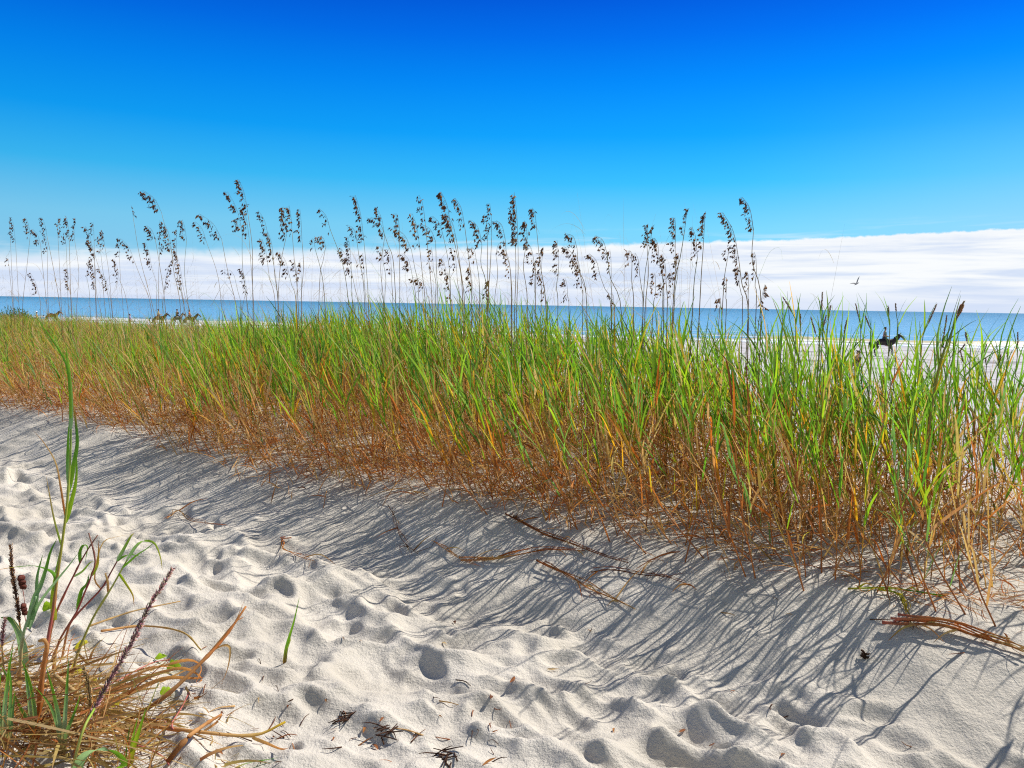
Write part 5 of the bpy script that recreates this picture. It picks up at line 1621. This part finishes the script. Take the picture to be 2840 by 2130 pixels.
# a blue and white folding chair beside the pink top
b = beach_at(85, 108)
e = empty('beach_chair', b, 'low blue and white folding chair beside the person in pink', 'beach chair')
mb = MB(); V = []
fr = np.array((0.7, 0.72, 0.75)); blue = np.array((0.10, 0.28, 0.70))
for s_ in (-0.3, 0.3):
    mb.tube([b + np.array((s_, -0.35, 0)), b + np.array((s_, 0.0, 0.35)), b + np.array((s_, 0.45, 0.95))], 0.022, fr, 6)
    mb.tube([b + np.array((s_, 0.4, 0)), b + np.array((s_, -0.35, 0.38))], 0.022, fr, 6)
mb.build('frame', plain_mat('chair_metal', (0.7, 0.72, 0.75), 0.4), e)


def sling(name, pts, mat):
    mb = MB(); V = []
    for q in pts:
        for s_ in (-0.29, 0.29):
            for d_ in (0, -0.015):
                V.append(b + np.array((s_, q[0], q[1] + d_)))
    F = []
    for i in range(len(pts) - 1):
        a_ = i * 4; c_ = a_ + 4
        F += [(a_, a_ + 2, c_ + 2, c_), (a_ + 1, c_ + 1, c_ + 3, a_ + 3), (a_, c_, c_ + 1, a_ + 1), (a_ + 2, a_ + 3, c_ + 3, c_ + 2)]
    mb.add(V, F, blue)
    mb.build(name, mat, e)


cm_ = plain_mat('chair_cloth', (0.10, 0.28, 0.70), 0.8)
sling('seat', [(-0.35, 0.37), (-0.15, 0.31), (0.05, 0.33)], cm_)
sling('backrest', [(0.06, 0.36), (0.2, 0.56), (0.45, 0.94)], plain_mat('chair_back_cloth', (0.6, 0.68, 0.85), 0.8))

# low dark shrubs on the far-left edge of the beach
for i, (px, Y, wdt, hgt, lab) in enumerate([(14, 105, 2.4, 2.1, 'dark green dune shrub at the far-left end of the beach, first of three'), (42, 107, 2.2, 2.0, 'dark green dune shrub between two others beyond the belt'), (67, 105, 1.6, 1.7, 'smallest dark green dune shrub, closest to the person in pink')]):
    b = beach_at(px, Y)
    e = empty('dune_shrub', b, lab, 'shrub', 'dark shrubs beyond the grass belt')
    n = 900
    d_ = rng.normal(size=(n, 3)); d_ /= np.linalg.norm(d_, axis=1)[:, None]; d_[:, 2] = np.abs(d_[:, 2])
    p0 = np.array((wdt, wdt * 0.7, hgt)) * d_ * rng.uniform(0.5, 1.0, (n, 1)) * (1 + 0.25 * np.sin(d_[:, :1] * 6 + i))
    co_, q_, c_ = ribbons(p0 + b, unit(d_ + rng.normal(size=(n, 3)) * 0.6), rng.uniform(0.2, 0.5, n), rng.uniform(0.08, 0.16, n), rng.uniform(0, 0.3, n), rng.normal(0, 0.2, n), pick([(0.05, 0.10, 0.025), (0.035, 0.07, 0.02), (0.09, 0.13, 0.04)], n), pick([(0.06, 0.12, 0.03)], n), 3, rng.uniform(0, 3.14, n))
    o = big_mesh('foliage', co_ - b, q_, M_LEAF, c_); o.parent = e
    for k in range(4):
        tube_on(e, 'branch', [b, b + np.array((rng.normal() * 0.2, rng.normal() * 0.1, hgt * 0.5)), b + np.array((rng.normal() * 0.5 * wdt, rng.normal() * 0.3, hgt * 0.85))], 0.03, 0.012, (0.12, 0.08, 0.05), 6)

# the gull gliding over the water
c0 = P(2376, 787, 62)
e = empty('gull', c0, 'grey gull gliding with raised wings in front of the white cloud', 'bird')
gm = plain_mat('gull_feathers', (0.20, 0.21, 0.23), 0.7)
ax = np.array((0.75, 0.45, 0.35)); ax /= np.linalg.norm(ax)
skin('body', [tuple(-ax * 0.22) + (.02,), tuple(-ax * 0.08) + (.055,), tuple(ax * 0.07) + (.055,), tuple(ax * 0.17) + (.042,), tuple(ax * 0.24) + (.03,), tuple(ax * 0.31) + (.008,)], [(0, 1), (1, 2), (2, 3), (3, 4), (4, 5)], gm, e)
for tipv in ((-0.62, -0.1, -0.02), (0.24, 0.1, 0.60)):
    tv = np.array(tipv)
    blade_on(e, 'wing', bez([c0, c0 + tv * 0.4 + np.array((0, 0, 0.05)), c0 + tv * 0.75 + np.array((0, 0, 0.03)), c0 + tv], 10), 0.15, (0.2, 0.21, 0.23), gm, ax, 10, 0.0, np.array((0.9, 1, 1, 0.95, 0.9, 0.8, 0.65, 0.48, 0.28, 0.06)))
blade_on(e, 'tail', [c0 - ax * 0.18, c0 - ax * 0.26, c0 - ax * 0.33], 0.10, (0.25, 0.26, 0.28), gm, (0.4, -0.7, 0), 6, 0.0, np.linspace(0.5, 1, 6))
